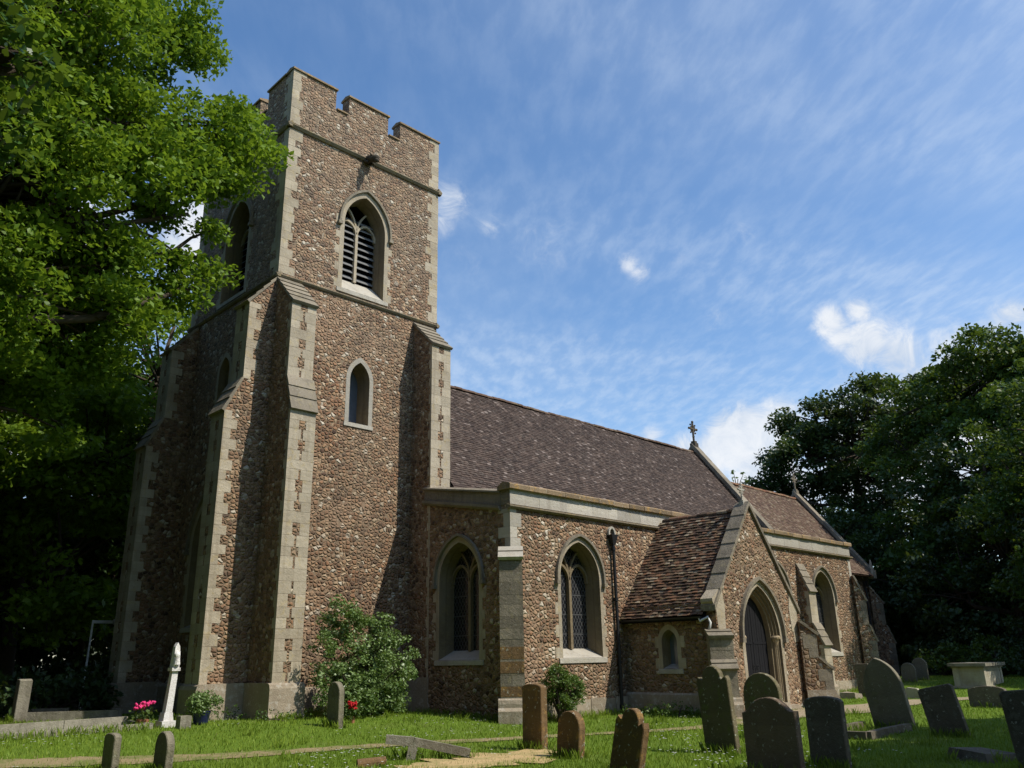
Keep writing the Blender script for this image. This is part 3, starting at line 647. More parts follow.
# low stone course along the foot of the wall
for (a0, a1) in ((.35, PX0-Xa), (PX1-Xa+.5, 31.85-Xa), (32.75-Xa, LA-.3)):
    bb = MB(); rr = random.Random(9); u = a0
    while u < a1-.1:
        l = min(rr.uniform(.35, .8), a1-u); bb.fbox(FA, u, u+l-.012, -.05, rr.uniform(.03, .055), -.25, .46+rr.uniform(-.03, .03)); u += l
    bb.build('footing_stones', M['plinth'], CH)
s_ = .7071
def diagF(x, y, sx): return Frame(x, y, s_, -s_*1) if sx < 0 else Frame(x, y, s_, s_)
FD = Frame(Xa+.0, Ya+.0, s_, -s_)                       # outward normal (-,-)
buttress(FD, 0, .60, [(.0, 4.10, .42, 4.42)], (.62, .07), body='ashlar_dark', edge='ashlar_dark', cap='ashlar_pale', facew=(.499, .499), sideblocks=(.3, .3), seed=61)
rr = random.Random(4)                                  # brown ironstone blocks let into the corner buttress
for z0_, z1_ in ((.66, .90), (1.22, 1.50), (1.56, 1.86)):
    c_ = rr.uniform(-.08, .1)
    for a0, a1 in ((-.307, c_-.004), (c_+.004, .307)):
        b = MB(); b.fbox(FD, a0, a1, .2, .432, z0_, z1_); b.build('ironstone_block', M['head_brown'], CH)
FD = Frame(XE-.05, Ya+.05, s_, s_)                      # outward (+,-)
buttress(FD, 0, .62, [(.0, 2.02, .62, 2.66), (2.66, 3.70, .40, 4.75)], (.5, .07), body='rubble_aisle', edge='ashlar_dark', seed=62, facew=(.499, .499), sideblocks=(.32, .22))
buttress(FA, 32.17-Xa, .56, [(.0, 1.86, .74, 2.66), (2.66, 3.90, .40, 4.98)], (.42, .04), body='rubble_aisle', edge='ashlar', cap='ashlar_dark', seed=63, facew=(.499, .499), sideblocks=(.16, .10))

# ---- nave, chancel -------------------------------------------------
YR, ZR = 23.72, 11.76; NX0, NX1 = x1, 36.95
def tiles(name, P, ex, es, L, Sl, course, tw, m, thick=.016, tilt=.022, jit=.006, seed=0, gap=.004, tri=None):
    rr = np.random.RandomState(seed); P = np.array(P, float); ex = np.array(ex, float); es = np.array(es, float); nn = np.cross(ex, es); nn /= np.linalg.norm(nn)
    if nn[2] < 0: nn = -nn
    nc = int(Sl/course); nt_ = int(L/tw); V = []; Fc = []
    sag = lambda a: -.0
    for i in range(nc):
        off = (i % 2)*.5
        for j in range(nt_+1):
            a0 = max(0, (j-off)*tw); a1 = min(L, (j+1-off)*tw)-gap
            if a1-a0 < .02: continue
            z0_ = tilt+rr.uniform(-jit, jit)*1.3; z1_ = 0.0; s0 = i*course-.012+rr.uniform(-jit, jit); s1_ = (i+1)*course+.012
            zz = [z0_+rr.uniform(-jit, jit)*.5, z0_+rr.uniform(-jit, jit)*.5, z1_+.003, z1_+.003]
            wv = lambda a, s_: SAG*(math.sin(a*.62+seed)+.7*math.sin(a*1.31+s_*.8+2)+.5*math.sin(s_*1.1+a*.21))
            zz = [zz[0]+wv(a0, s0), zz[1]+wv(a1, s0), zz[2]+wv(a1, s1_), zz[3]+wv(a0, s1_)]
            q = [P+ex*a0+es*s0+nn*zz[0], P+ex*a1+es*s0+nn*zz[1], P+ex*a1+es*s1_+nn*zz[2], P+ex*a0+es*s1_+nn*zz[3]]
            lo = [q[0]-nn*thick, q[1]-nn*thick]
            o = len(V); V += [tuple(t) for t in q+lo]; Fc += [(o, o+1, o+2, o+3), (o+4, o+5, o+1, o), (o+4, o, o+3), (o+1, o+5, o+2)]
    b = MB(); b.v = V; b.f = Fc; return b.build(name, M[m], CH)
SAG = .022
def unit(v): v = np.array(v, float); return v/np.linalg.norm(v)
def ridge_tiles(xa, xb, y, z, m='ridge_tile', r=.11, axis='x', step=.34, seed=0):
    rr = random.Random(seed); b = MB(); u = xa
    while u < xb-.05:
        e_ = min(u+step, xb); dz = rr.uniform(-.016, .016)+.014*math.sin(u*.62+1)+.008*math.sin(u*1.7)-.018; pts = []
        for k in range(7):
            t = math.pi*(k/6)*1.1-.05*math.pi; pts.append((math.cos(t)*r*1.15, math.sin(t)*r-.03+dz))
        if axis == 'x': A = [(u, y+p, z+q) for p, q in pts]; B = [(e_+.02, y+p*.94, z+q*.94+.004) for p, q in pts]
        else: A = [(y+p, u, z+q) for p, q in pts]; B = [(y+p*.94, e_+.02, z+q*.94+.004) for p, q in pts]
        b.prism(A, B); u += step
    return b.build('ridge_tiles', M[m], CH)
sn = 1.27; yE = 19.75; zE = ZR-sn*(YR-yE)
b = MB()
b.prism([(NX0, yE, zE-.06), (NX0, YR, ZR-.06), (NX0, 2*YR-yE, zE-.06)], [(NX1, yE, zE-.06), (NX1, YR, ZR-.06), (NX1, 2*YR-yE, zE-.06)])
b.build('nave_roof', M['tile_nave'], CH)
es = unit((0, 1, sn)); SlN = math.hypot(YR-yE, ZR-zE)
tiles('nave_roof_tiles', (NX0+.01, yE, zE), (1, 0, 0), es, NX1-NX0-.1, SlN, .115, .17, 'tile_nave', seed=1)
tiles('nave_roof_tiles', (NX0+.01, 2*YR-yE, zE), (1, 0, 0), unit((0, -1, sn)), NX1-NX0-.1, SlN, .23, .34, 'tile_nave', seed=2)
ridge_tiles(NX0, NX1-.1, YR, ZR+.02, 'tile_chancel', .10, seed=3)
b = MB(); b.box(NX0+.01, NX1-.02, 20.15, 2*YR-20.15, -.3, zE+.4); b.build('nave_wall', M['rubble'], CH)
def gable_coping(name, x, w, yr, zr, sl, ylow, t=.17, m='ashlar_dark', over=.22, step=.62):
    """stone slabs up both slopes of a gable facing east; top surface passes zr at the ridge"""
    b = MB()
    for sg in (-1, 1):
        Lh = abs(yr-ylow); n = max(2, int(Lh*math.hypot(1, sl)/step))
        for i in range(n):
            a0 = Lh*i/n; a1 = Lh*(i+1)/n-.004
            yA, yB = yr+sg*a0, yr+sg*a1; zA, zB = zr-sl*a0, zr-sl*a1
            b.hexa([(x, yA, zA-t*1.6), (x+w, yA, zA-t*1.6), (x+w, yB, zB-t*1.6), (x, yB, zB-t*1.6), (x, yA, zA), (x+w, yA, zA), (x+w, yB, zB+.012), (x, yB, zB+.012)])
    return b.build(name, M[m], CH)
gable_coping('gable_coping', NX1-.13, .48, YR, 12.24, 1.275, 19.55)
b = MB()
b.prism([(NX1-.06, 19.6, 0), (NX1-.06, 19.6, 12.24-1.275*4.12-.27), (NX1-.06, YR, 11.96), (NX1-.06, 2*YR-19.6, 12.24-1.275*4.12-.27), (NX1-.06, 2*YR-19.6, 0)],
        [(NX1+.28, 19.6, 0), (NX1+.28, 19.6, 12.24-1.275*4.12-.27), (NX1+.28, YR, 11.96), (NX1+.28, 2*YR-19.6, 12.24-1.275*4.12-.27), (NX1+.28, 2*YR-19.6, 0)])
b.build('nave_gable', M['rubble'], CH)
# chancel
CX1 = 47.75; YC = 20.0; ZRC = 10.52; zEC = 5.58; yEC = 19.62; sc_ = (ZRC-zEC)/(YR-yEC)
FC = Frame(XE, YC, 1, 0); LC = CX1-XE
hc, _ = window(FC, 5.6, .7, 1.9, 3.6, 4.6, .35, .14, 2, True, False, 'glass', seed=70)
wall('chancel_wall', FC, [(0, -.3), (LC, -.3), (LC, zEC+.45), (0, zEC+.45)], [hc], 'rubble_aisle')
FCE = Frame(CX1, YC, 0, 1); LE = 2*(YR-YC); 
hc, _ = window(FCE, LE/2, 1.3, 2.2, 4.8, 6.6, .35, .18, 2, True, False, 'glass', seed=71)
wall('chancel_wall', FCE, [(0, -.3), (LE, -.3), (LE, 6.0), (LE/2, ZRC+.2), (0, 6.0)], [hc], 'rubble_aisle')
FCN = Frame(CX1, 2*YR-YC, -1, 0); wall('chancel_wall', FCN, [(0, -.3), (LC, -.3), (LC, 6), (0, 6)], [], 'rubble_aisle')
b = MB(); b.prism([(XE+.2, yEC, zEC-.05), (XE+.2, YR, ZRC-.06), (XE+.2, 2*YR-yEC, zEC-.05)], [(CX1-.1, yEC, zEC-.05), (CX1-.1, YR, ZRC-.06), (CX1-.1, 2*YR-yEC, zEC-.05)]); b.build('chancel_roof', M['tile_chancel'], CH)
SlC = math.hypot(YR-yEC, ZRC-zEC)
tiles('chancel_roof_tiles', (XE+.2, yEC, zEC), (1, 0, 0), unit((0, 1, sc_)), CX1-XE-.3, SlC, .13, .18, 'tile_chancel', seed=4)
tiles('chancel_roof_tiles', (XE+.2, 2*YR-yEC, zEC), (1, 0, 0), unit((0, -1, sc_)), CX1-XE-.3, SlC, .26, .36, 'tile_chancel', seed=5)
ridge_tiles(XE+.25, CX1-.1, YR, ZRC+.03, 'ridge_tile', .12, seed=6)
gable_coping('gable_coping', CX1-.12, .46, YR, 11.0, 1.275, 19.75)
b = MB(); b.box(CX1-.10, CX1+.28, 19.62, 19.95, 5.45, 5.92); b.prism([(CX1, 19.68, 5.92), (CX1+.2, 19.68, 5.92), (CX1+.2, 19.88, 5.92), (CX1, 19.88, 5.92)], [(CX1+.08, 19.76, 6.5), (CX1+.12, 19.76, 6.5), (CX1+.12, 19.8, 6.5), (CX1+.08, 19.8, 6.5)]); b.build('kneeler', M['ashlar'], CH)
FD = Frame(CX1-.1, YC+.1, s_, s_)
buttress(FD, 0, .66, [(.3, 2.0, .95, 2.9), (2.9, 4.1, .62, 5.0)], None, body='rubble_aisle', edge='ashlar_dark', seed=72, facew=(.499, .499))
def pipe(x, y, z0, z1, r=.05, m='iron', hopper=True):
    b = MB(); b.tube([(x, y, z0), (x, y, z1)], r, 10)
    for k in range(int((z1-z0)/1.5)+1): b.tube([(x, y, z0+.1+k*1.5), (x, y, z0+.2+k*1.5)], r*1.35, 10)
    po = b.build('downpipe', M[m], CH, smooth=False)
    if hopper:
        h = MB(); h.prism([(x-.15, y-.10, z1+.28), (x+.15, y-.10, z1+.28), (x+.15, y+.09, z1+.28), (x-.15, y+.09, z1+.28)], [(x-.06, y-.05, z1-.02), (x+.06, y-.05, z1-.02), (x+.06, y+.05, z1-.02), (x-.06, y+.05, z1-.02)])
        h.build('hopper', M[m], po)
    return po
p_ = pipe(20.16, Ya-.09, .05, 4.85)
b = MB(); b.rail([(20.16-Xa+u, .045, z) for u, z in arch(.14, 5.12, 5.18, 5.36, 5)], FA, .06, .08); b.build('overflow_arch', M['ashlar_pale'], CH)
pipe(CX1-.75, YC-.10, .2, 5.0, .055, 'iron', True)

# gable crosses and finials
def cross(name, x, y, z, h, m, along='y', fancy=True):
    r_ = CH; b = MB(); q = h/1.35
    F = Frame(x, y, 1, 0) if along == 'x' else Frame(x, y, 0, 1)
    b.fbox(F, -.17*q, .17*q, -.17*q, .17*q, z-.25, z+.10*q); b.fbox(F, -.12*q, .12*q, -.12*q, .12*q, z+.10*q, z+.22*q)
    b.rail([(0, 0, z+.20*q), (0, 0, z+h)], F, .085*q, .085*q); zc_ = z+h*.70; a = h*.27
    b.rail([(-a, 0, zc_), (a, 0, zc_)], F, .085*q, .08*q)
    if fancy:
        b.rail([(math.cos(t/12*2*math.pi)*a*.55, 0, zc_+math.sin(t/12*2*math.pi)*a*.55) for t in range(13)], F, .05*q, .06*q)
        for (u, w_) in ((-a, 0), (a, 0), (0, h*.30), (-a*.6, a*.62), (a*.6, a*.62), (-a*.6, -a*.62), (a*.6, -a*.62), (0, -a*1.25)):
            k = .075*q if abs(u) != a*.6 else .055*q
            b.sphere(F(u, 0, zc_+w_), k, 7, 5)
    return b.build(name, M[m], CH)
cross('gable_cross', NX1+.1, YR, 12.18, 1.28, 'gargoyle', 'x')
cross('gable_cross', CX1+.1, YR, 10.95, 1.15, 'ashlar_dark', 'x')

# ---- porch ---------------------------------------------------------
YPB = Ya-.001; ZPR = 5.80; sp_ = 1.31; zPE = ZPR-sp_*(PXC-PX0+.12)
FPS = Frame(PX0, Yp, 1, 0); LP = PX1-PX0; dc = 22.95-PX0; dh = 1.02
FPW = Frame(PX0, YPB, 0, -1); LPW = YPB-Yp; FPE = Frame(PX1, Yp, 0, 1)
def doorway():
    i1 = arch(dh, .02, 2.05, 3.50, 10, dc); o1 = arch(dh+.15, .02, 2.05, 3.50+.17, 10, dc)
    P = lambda loop, d: [FPS(u, d, z) for u, z in loop]
    b = MB(); b.strip(P(o1, -.03), P(o1, .007)); b.strip(P(o1, .007), P(i1, .007))
    dr = b.build('doorway', M['ashlar'], CH)
    mids = [arch(dh-k*.07, .02, 2.05, 3.50-k*.08, 10, dc) for k in (0, 1, 2, 3)]
    b = MB(); d = .007
    for k in range(3):
        b.strip(P(mids[k], d), P(mids[k], d-.07)); b.strip(P(mids[k], d-.07), P(mids[k+1], d-.07)); d -= .07
    b.strip(P(mids[3], d), P(mids[3], -.40)); b.build('moulded_order', M['jamb'], dr)
    for sg in (-1, 1):                               # nook shafts with capitals and bases
        for kk, (uo, dd) in enumerate(((.05, -.14),)):
            x, y, _z = FPS(dc+sg*(dh-uo), dd, 0); b = MB()
            b.tube([(x, y, .22), (x, y, 1.80)], .062, 12); b.tube([(x, y, .05), (x, y, .15), (x, y, .24)], [.11, .10, .065], 12)
            b.tube([(x, y, 1.78), (x, y, 1.86), (x, y, 1.98)], [.065, .08, .12], 12); b.tube([(x, y, 1.985), (x, y, 2.03), (x, y, 2.08)], [.15, .16, .13], 12)
            b.build('shaft', M['shaft'], dr, smooth=False)
    L = [(u, .045, z) for u, z in arch(dh+.15+.04, 2.0, 2.05, 3.50+.22, 12, dc)]
    b = MB(); b.rail(L, FPS, .085, .12)
    for sg in (-1, 1): b.fbox(FPS, dc+sg*(dh+.20)-.08, dc+sg*(dh+.20)+.08, .005, .12, 1.88, 2.0)
    b.build('hood_mould', M['ashlar_dark'], dr)
    b = MB(); b.fbox(FPS, dc-dh-.25, dc+dh+.25, -.5, .28, -.2, .14); b.fbox(FPS, dc-dh-.05, dc+dh+.05, -.6, .03, .141, .20); b.build('doorstep', M['plinth'], dr)
    return [(u, z) for u, z in arch(dh+.02, -.28, 2.05, 3.52, 10, dc)]
hd = doorway()
zg = 2.95
wall('porch_wall', FPS, [(0, -.3), (LP, -.3), (LP, zg), (LP/2, 5.93), (0, zg)], [hd], 'rubble_aisle')
hw, _ = window(FPW, YPB-14.57, .26, 1.22, 1.95, 2.28, .30, .13, 1, False, False, 'pane', splay=.07, sillz=.12, seed=81)
wall('porch_wall', FPW, [(0, -.3), (LPW, -.3), (LPW, 2.95), (0, 2.95)], [hw], 'rubble_aisle')
hw, _ = window(FPE, LPW/2, .26, 1.22, 1.95, 2.28, .30, .13, 1, False, False, 'pane', splay=.07, sillz=.12, seed=82)
wall('porch_wall', FPE, [(0, -.3), (LPW, -.3), (LPW, 2.95), (0, 2.95)], [hw], 'rubble_aisle')
band('porch_plinth', FPW, .0, LPW-.1, -.2, .62, .06, 'plinth', .12)
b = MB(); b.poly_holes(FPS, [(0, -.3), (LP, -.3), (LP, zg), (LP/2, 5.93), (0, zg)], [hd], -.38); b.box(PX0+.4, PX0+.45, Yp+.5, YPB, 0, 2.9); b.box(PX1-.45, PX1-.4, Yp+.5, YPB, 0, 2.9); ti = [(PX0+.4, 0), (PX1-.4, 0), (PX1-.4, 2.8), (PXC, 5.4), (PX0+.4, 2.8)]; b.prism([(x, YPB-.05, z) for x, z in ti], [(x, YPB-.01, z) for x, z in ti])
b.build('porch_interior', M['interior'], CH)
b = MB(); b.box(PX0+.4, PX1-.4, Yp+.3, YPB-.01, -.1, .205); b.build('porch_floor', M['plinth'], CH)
# inner church door and the dark leaves added across the outer arch
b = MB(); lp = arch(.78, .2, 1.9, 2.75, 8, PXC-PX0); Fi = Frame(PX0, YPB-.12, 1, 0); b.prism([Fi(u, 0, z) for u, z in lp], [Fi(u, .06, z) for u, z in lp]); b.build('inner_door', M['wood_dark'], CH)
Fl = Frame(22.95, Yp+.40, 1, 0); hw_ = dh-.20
for sg in (-1, 1):                                    # boarded leaves added, near-black, standing for the dim open doorway
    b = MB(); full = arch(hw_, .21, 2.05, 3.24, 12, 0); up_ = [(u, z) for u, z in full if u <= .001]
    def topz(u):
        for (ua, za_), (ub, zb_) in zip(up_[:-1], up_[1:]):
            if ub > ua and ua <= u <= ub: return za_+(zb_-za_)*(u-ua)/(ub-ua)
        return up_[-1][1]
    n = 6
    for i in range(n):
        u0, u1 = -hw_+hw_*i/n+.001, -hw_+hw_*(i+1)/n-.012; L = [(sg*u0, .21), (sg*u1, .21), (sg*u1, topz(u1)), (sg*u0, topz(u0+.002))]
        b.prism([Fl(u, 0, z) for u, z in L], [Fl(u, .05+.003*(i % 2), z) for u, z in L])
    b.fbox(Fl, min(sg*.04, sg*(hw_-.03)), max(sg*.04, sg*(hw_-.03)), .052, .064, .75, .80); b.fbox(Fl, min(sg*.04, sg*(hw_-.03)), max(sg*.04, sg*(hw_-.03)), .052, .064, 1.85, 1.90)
    lf = b.build('added_door_leaf', M['wood_dark'], CH)
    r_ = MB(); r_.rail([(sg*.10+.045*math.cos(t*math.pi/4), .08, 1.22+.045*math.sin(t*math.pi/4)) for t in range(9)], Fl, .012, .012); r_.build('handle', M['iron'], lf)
# porch roof
b = MB(); pr1 = [(PX0-.12, zPE-.05), (PXC, ZPR-.06), (PX1+.12, zPE-.05)]
pr1 = pr1+[(PX1+.12, zPE-.13), (PXC, ZPR-.18), (PX0-.12, zPE-.13)]
b.prism([(x, Yp+.30, z) for x, z in pr1], [(x, YPB-.02, z) for x, z in pr1]); b.build('porch_roof', M['wood_dark'], CH)
SlP = math.hypot(PXC-PX0+.12, ZPR-zPE)
tiles('porch_roof_tiles', (PX0-.15, Yp+.32, zPE), (0, 1, 0), unit((1, 0, sp_)), YPB-Yp-.34, SlP, .112, .165, 'tile_porch', .02, .036, .012, seed=7)
tiles('porch_roof_tiles', (PX1+.15, Yp+.32, zPE), (0, 1, 0), unit((-1, 0, sp_)), YPB-Yp-.34, SlP, .112, .165, 'tile_porch', .02, .036, .012, seed=8)
ridge_tiles(Yp+.3, YPB-.15, PXC, ZPR+.02, 'tile_porch', .11, 'y', .36, 9)
for sg in (-1, 1):                                    # mortar fillet where the roof meets the aisle wall
    b = MB(); L = [(PXC+sg*(.02+i/12*(PXC-PX0-.05)), ZPR-sp_*(i/12*(PXC-PX0-.05))) for i in range(13)]; L = [q for q in L if q[1] < 5.5]
    A = [(q[0], YPB-.07, q[1]-.02) for q in L]; B = [(q[0], YPB-.05, q[1]+.045) for q in L]; C_ = [(q[0], YPB-.004, q[1]+.07) for q in L]
    b.strip(A, B); b.v += C_; n = len(L); b.f += [(n+i, n+i+1, 2*n+i+1, 2*n+i) for i in range(n-1)]
    b.build('mortar_fillet', M['ashlar_dark'], CH)
b = MB()                                              # stone coping slabs on the porch gable
rr = random.Random(3)
for sg in (-1, 1):
    n = 7; LH = PXC-PX0+.10
    for i in range(n):
        a0, a1 = LH*i/n, LH*(i+1)/n+.012; j = rr.uniform(0, .02)
        xA, xB = PXC+sg*a0, PXC+sg*a1; zA, zB = 6.06-1.31*a0, 6.06-1.31*a1
        b.hexa([(xA, Yp-.07, zA-.16), (xB, Yp-.07, zB-.16), (xB, Yp+.40, zB-.16), (xA, Yp+.40, zA-.16), (xA, Yp-.07, zA-.03), (xB, Yp-.07, zB+j), (xB, Yp+.40, zB+j), (xA, Yp+.40, zA-.03)])
b.build('gable_coping', M['ashlar_dark'], CH)
for sg, xx in ((-1, PX0), (1, PX1)):
    b = MB(); dx = -sg
    L = [(xx-dx*.13, 3.06), (xx-dx*.13, 2.98), (xx+dx*.02, 2.75), (xx+dx*.06, 2.2), (xx+dx*.42, 2.2), (xx+dx*.48, 2.9), (xx+dx*.36, 3.42)]
    b.prism([(x, Yp-.012, z) for x, z in L], [(x, Yp+.38, z) for x, z in L]); b.build('kneeler', M['ashlar'], CH)
cross('gable_cross', PXC, Yp+.15, 5.98, .62, 'ashlar_pale', 'x', True)
quoins(PX1, Yp, (-1, 0), (0, 1), 1.9, 2.2, (.3, .2), (.26, .4), .3, 83)
FD = Frame(PX0+.02, Yp+.02, s_, -s_)
buttress(FD, 0, .62, [(.0, 1.22, .52, 1.42), (1.42, 2.02, .36, 2.2)], (.5, .06), body='ashlar_dark', edge='ashlar_dark', cap='ashlar_dark', facew=(.499, .499), sideblocks=(.3, .3), seed=84)
FD = Frame(PX1-.02, Yp+.02, s_, s_)
buttress(FD, 0, .50, [(.0, 1.10, .82, 1.42), (1.42, 2.12, .46, 2.50)], (.5, .05), body='rubble_aisle', edge='ashlar_dark', cap='ashlar_dark', facew=(.499, .499), sideblocks=(.38, .24), seed=85)
b = MB(); b.prism([(PX0-.22+.06*math.cos(t*math.pi/5), Yp+.35, zPE-.03-.06*math.sin(t*math.pi/5)) for t in range(6)], [(PX0-.22+.06*math.cos(t*math.pi/5), YPB-.1, zPE-.03-.06*math.sin(t*math.pi/5)) for t in range(6)])
b.build('gutter', M['iron'], CH)
b = MB(); gx_, gy_ = PX0-.22, Yp+.42; b.tube([(gx_, gy_, zPE-.06), (gx_-.02, gy_-.04, zPE-.16), (gx_+.12, gy_-.22, zPE-.05), (gx_+.10, gy_-.30, zPE-.2), (gx_+.04, gy_-.28, zPE-.42)], .035, 8); b.build('gutter_outlet', M['white_paint'], CH, smooth=True)

# ================================================================ GRAVESTONES
def headstone(x, y, w, h, t, top, m, label, lean=0., tip=0., rot=0., group='headstones in the churchyard', carve=True, seed=0):
    """stands with its broad face to the west; lean tips it along its own width, tip tips it backwards"""
    rr = random.Random(seed); L = []
    if top == 'round': L = [(-w/2, 0), (-w/2, h-w/2)]+[(-w/2*math.cos(k*math.pi/10), h-w/2+w/2*math.sin(k*math.pi/10)) for k in range(1, 10)]+[(w/2, h-w/2), (w/2, 0)]
    elif top == 'segment': L = [(-w/2, 0), (-w/2, h-w*.13)]+[(-w/2*math.cos(k*math.pi/8), h-w*.13+w*.13*math.sin(k*math.pi/8)) for k in range(1, 8)]+[(w/2, h-w*.13), (w/2, 0)]
    elif top == 'flat': L = [(-w/2, 0), (-w/2, h-.04), (-w/2+.05, h), (w/2-.05, h-.005), (w/2, h-.05), (w/2, 0)]
    elif top == 'pointed': L = [(u, z) for u, z in arch(w/2, 0, h-w*.78, h, 9)]
    elif top == 'shoulder':
        a = w*.30; zs = h-w*.36-.02
        L = [(-w/2, 0), (-w/2, zs-.02), (-w/2+.03, zs+.05), (-w/2+.065, zs+.03), (-a-.012, zs)]+[(-a*math.cos(k*math.pi/8), zs+.02+w*.34*math.sin(k*math.pi/8)) for k in range(0, 9)]+[(a+.012, zs), (w/2-.065, zs+.03), (w/2-.03, zs+.05), (w/2, zs-.02), (w/2, 0)]
    elif top == 'ogee':
        L = [(-w/2, 0), (-w/2, h*.80), (-w*.40, h*.83), (-w*.33, h*.89), (-w*.24, h*.955), (-w*.12, h*.99), (0, h), (w*.10, h*.99), (w*.20, h*.96), (w*.30, h*.90), (w*.36, h*.85), (w*.42, h*.82), (w/2, h*.82), (w/2, 0)]
    e = .012
    o = empty('headstone', (x, y, gz(x, y))); 
    b = MB()
    def shrink(L, s): 
        cxx = 0; czz = h*.5
        return [(cxx+(u-cxx)*(1-s/(w/2)), czz+(z-czz)*(1-s/(h/2)) if z > 0 else z) for u, z in L]
    L2 = shrink(L, e)
    A0 = [(-t/2, -u, z-(.25 if z == 0 else 0)) for u, z in L2]; A1 = [(-t/2+e, -u, z-(.25 if z == 0 else 0)) for u, z in L]
    B1 = [(t/2-e, -u, z-(.25 if z == 0 else 0)) for u, z in L]; B0 = [(t/2, -u, z-(.25 if z == 0 else 0)) for u, z in L2]
    b.prism(A1, B1, False); b.strip(A0, A1, True); b.strip(B1, B0, True)
    for loop, fl in ((A0, True), (B0, False)):
        tr = tessellate_polygon([[Vector(p) for p in loop]]); b.add(loop, [tuple(q) for q in tr])
    sl_ = b.build('slab', m, None, (0, 0, 0)); sl_.parent = o
    if carve:                                        # shallow incised lines and a sunk border on the west face, worn almost away
        c = MB()
        for k in range(5):
            z = h*.66-k*h*.075; ww = w*rr.uniform(.22, .34)
            c.box(-t/2-.003, -t/2+.001, -ww, ww, z, z+.012)
        co_ = c.build('worn_lettering', M['head_slate'], None, (0, 0, 0)); co_.parent = o
    o.rotation_euler = (-lean, tip, rot); tag(o, label, 'headstone', group); return o
HS = [
 (11.85, 11.55, .50, 1.14, .17, 'segment', 'head_brown', 'tall narrow brown headstone standing in front of the small shrub by the aisle corner', .0, .01, 0),
 (11.25, 10.15, .50, .74, .16, 'round', 'head_brown', 'short brown round-topped headstone just right of the tall brown headstone', -.10, .0, 0),
 (9.75, 7.80, .50, .93, .14, 'shoulder', 'head_brown', 'brown lichened headstone with a knobbed shoulder, leaning right on open grass', -.22, .04, 0),
 (13.25, 8.45, .62, 1.42, .13, 'shoulder', 'head_moss', 'tall mossy green headstone with shaped shoulders, left of the porch door and leaning slightly left', .05, -.02, 0),
 (15.9, 9.1, .80, 1.22, .13, 'round', 'head_moss', 'broad round-topped mossy headstone directly in front of the porch doorway', .02, .0, 0),
 (11.05, 6.25, .80, 1.0, .13, 'ogee', 'head_pink', 'large reddish dark headstone with a curved ogee top, nearest to the camera before the porch', .02, .02, 0),
 (12.35, 6.1, .56, .97, .13, 'segment', 'head_slate', 'upright black headstone with a gently curved top and square corners, right of the ogee-topped one', .0, .0, 0),
 (19.25, 7.95, .84, 1.46, .14, 'pointed', 'head_grey', 'tall dark pointed-arch headstone leaning left beside a low kerb', .16, .0, 0),
 (31.6, 13.9, .55, 1.15, .14, 'flat', 'head_slate', 'dark headstone half hidden behind the tall pointed headstone, at the chapel wall', .03, .0, 0),
 (17.9, 6.35, .66, .92, .12, 'flat', 'head_slate', 'flat-topped dark slab leaning left, right of the tall pointed headstone', .20, .02, 0),
 (13.45, 3.62, .66, 1.06, .14, 'flat', 'head_slate', 'black headstone cut off by the right edge of the view, leaning left in deep shade', .09, .0, 0),
 (27.4, 8.55, 1.0, .58, .22, 'segment', 'head_slate', 'low broad hump-topped dark headstone in front of the chest tomb', .02, .05, 0),
 (38.4, 14.95, .60, .78, .12, 'round', 'head_grey', 'small round-topped headstone near the chancel, nearer of the far pair', .0, .0, 0),
 (39.2, 14.75, .62, .92, .12, 'round', 'head_grey', 'small round-topped headstone near the chancel, taller and farther of the far pair', .0, .0, 0),
 (11.05, 17.0, .48, .95, .14, 'round', 'head_grey', 'slim grey green headstone seen nearly edge-on in front of the big shrub', .0, .0, 0),
 (6.85, 25.1, .30, 1.02, .30, 'segment', 'kerb', 'pale grey stone pillar headstone at the left end of the raised grave kerbs', -.04, .0, 0),
 (8.2, 29.6, .28, .72, .24, 'segment', 'head_grey', 'thin dark headstone behind the grey pillar under the left trees', -.05, .0, 0),
 (5.15, 13.95, .42, .62, .11, 'segment', 'head_grey', 'small upright grey marker stone, left of the two by the bottom edge', .0, .0, 0),
 (5.80, 13.6, .46, .62, .12, 'round', 'head_grey', 'small upright grey marker stone, right of the two by the bottom edge', -.06, .0, 0),
]
for i, (x, y, w, h, t, top, m, lab, lean, tip, rot) in enumerate(HS): headstone(x, y, w, h, t, top, M[m], lab, lean, tip, rot, seed=i, carve=False)
# lump of broken stone by the far path
def rock(name, x, y, r, sq, m, label, cat, seed):
    rr = random.Random(seed); b = MB(); b.sphere((x, y, gz(x, y)+r*sq[2]*.5), r, 12, 9, sq)
    b.v = [(vx+rr.uniform(-1, 1)*r*.09, vy+rr.uniform(-1, 1)*r*.09, vz+rr.uniform(-1, 1)*r*.09) for vx, vy, vz in b.v]
    return tag(b.build(name, M[m], None, (x, y, gz(x, y))), label, cat)
def broken_marker(x, y):
    g = gz(x, y); b = MB(); b.prism([(x-.08, y-.38, g-.1), (x-.08, y+.38, g-.1), (x-.08, y+.36, g+.20), (x-.08, y+.12, g+.36), (x-.08, y-.2, g+.33), (x-.08, y-.38, g+.16)], [(x+.1, y-.38, g-.1), (x+.1, y+.38, g-.1), (x+.1, y+.36, g+.20), (x+.1, y+.12, g+.36), (x+.1, y-.2, g+.33), (x+.1, y-.38, g+.16)])
    tag(b.build('broken_gravestone', M['tomb'], None, (x, y, g)), 'low broken pale gravestone stump in the sunny grass beyond the tall pointed headstone', 'gravestone')
broken_marker(31.6, 12.3)
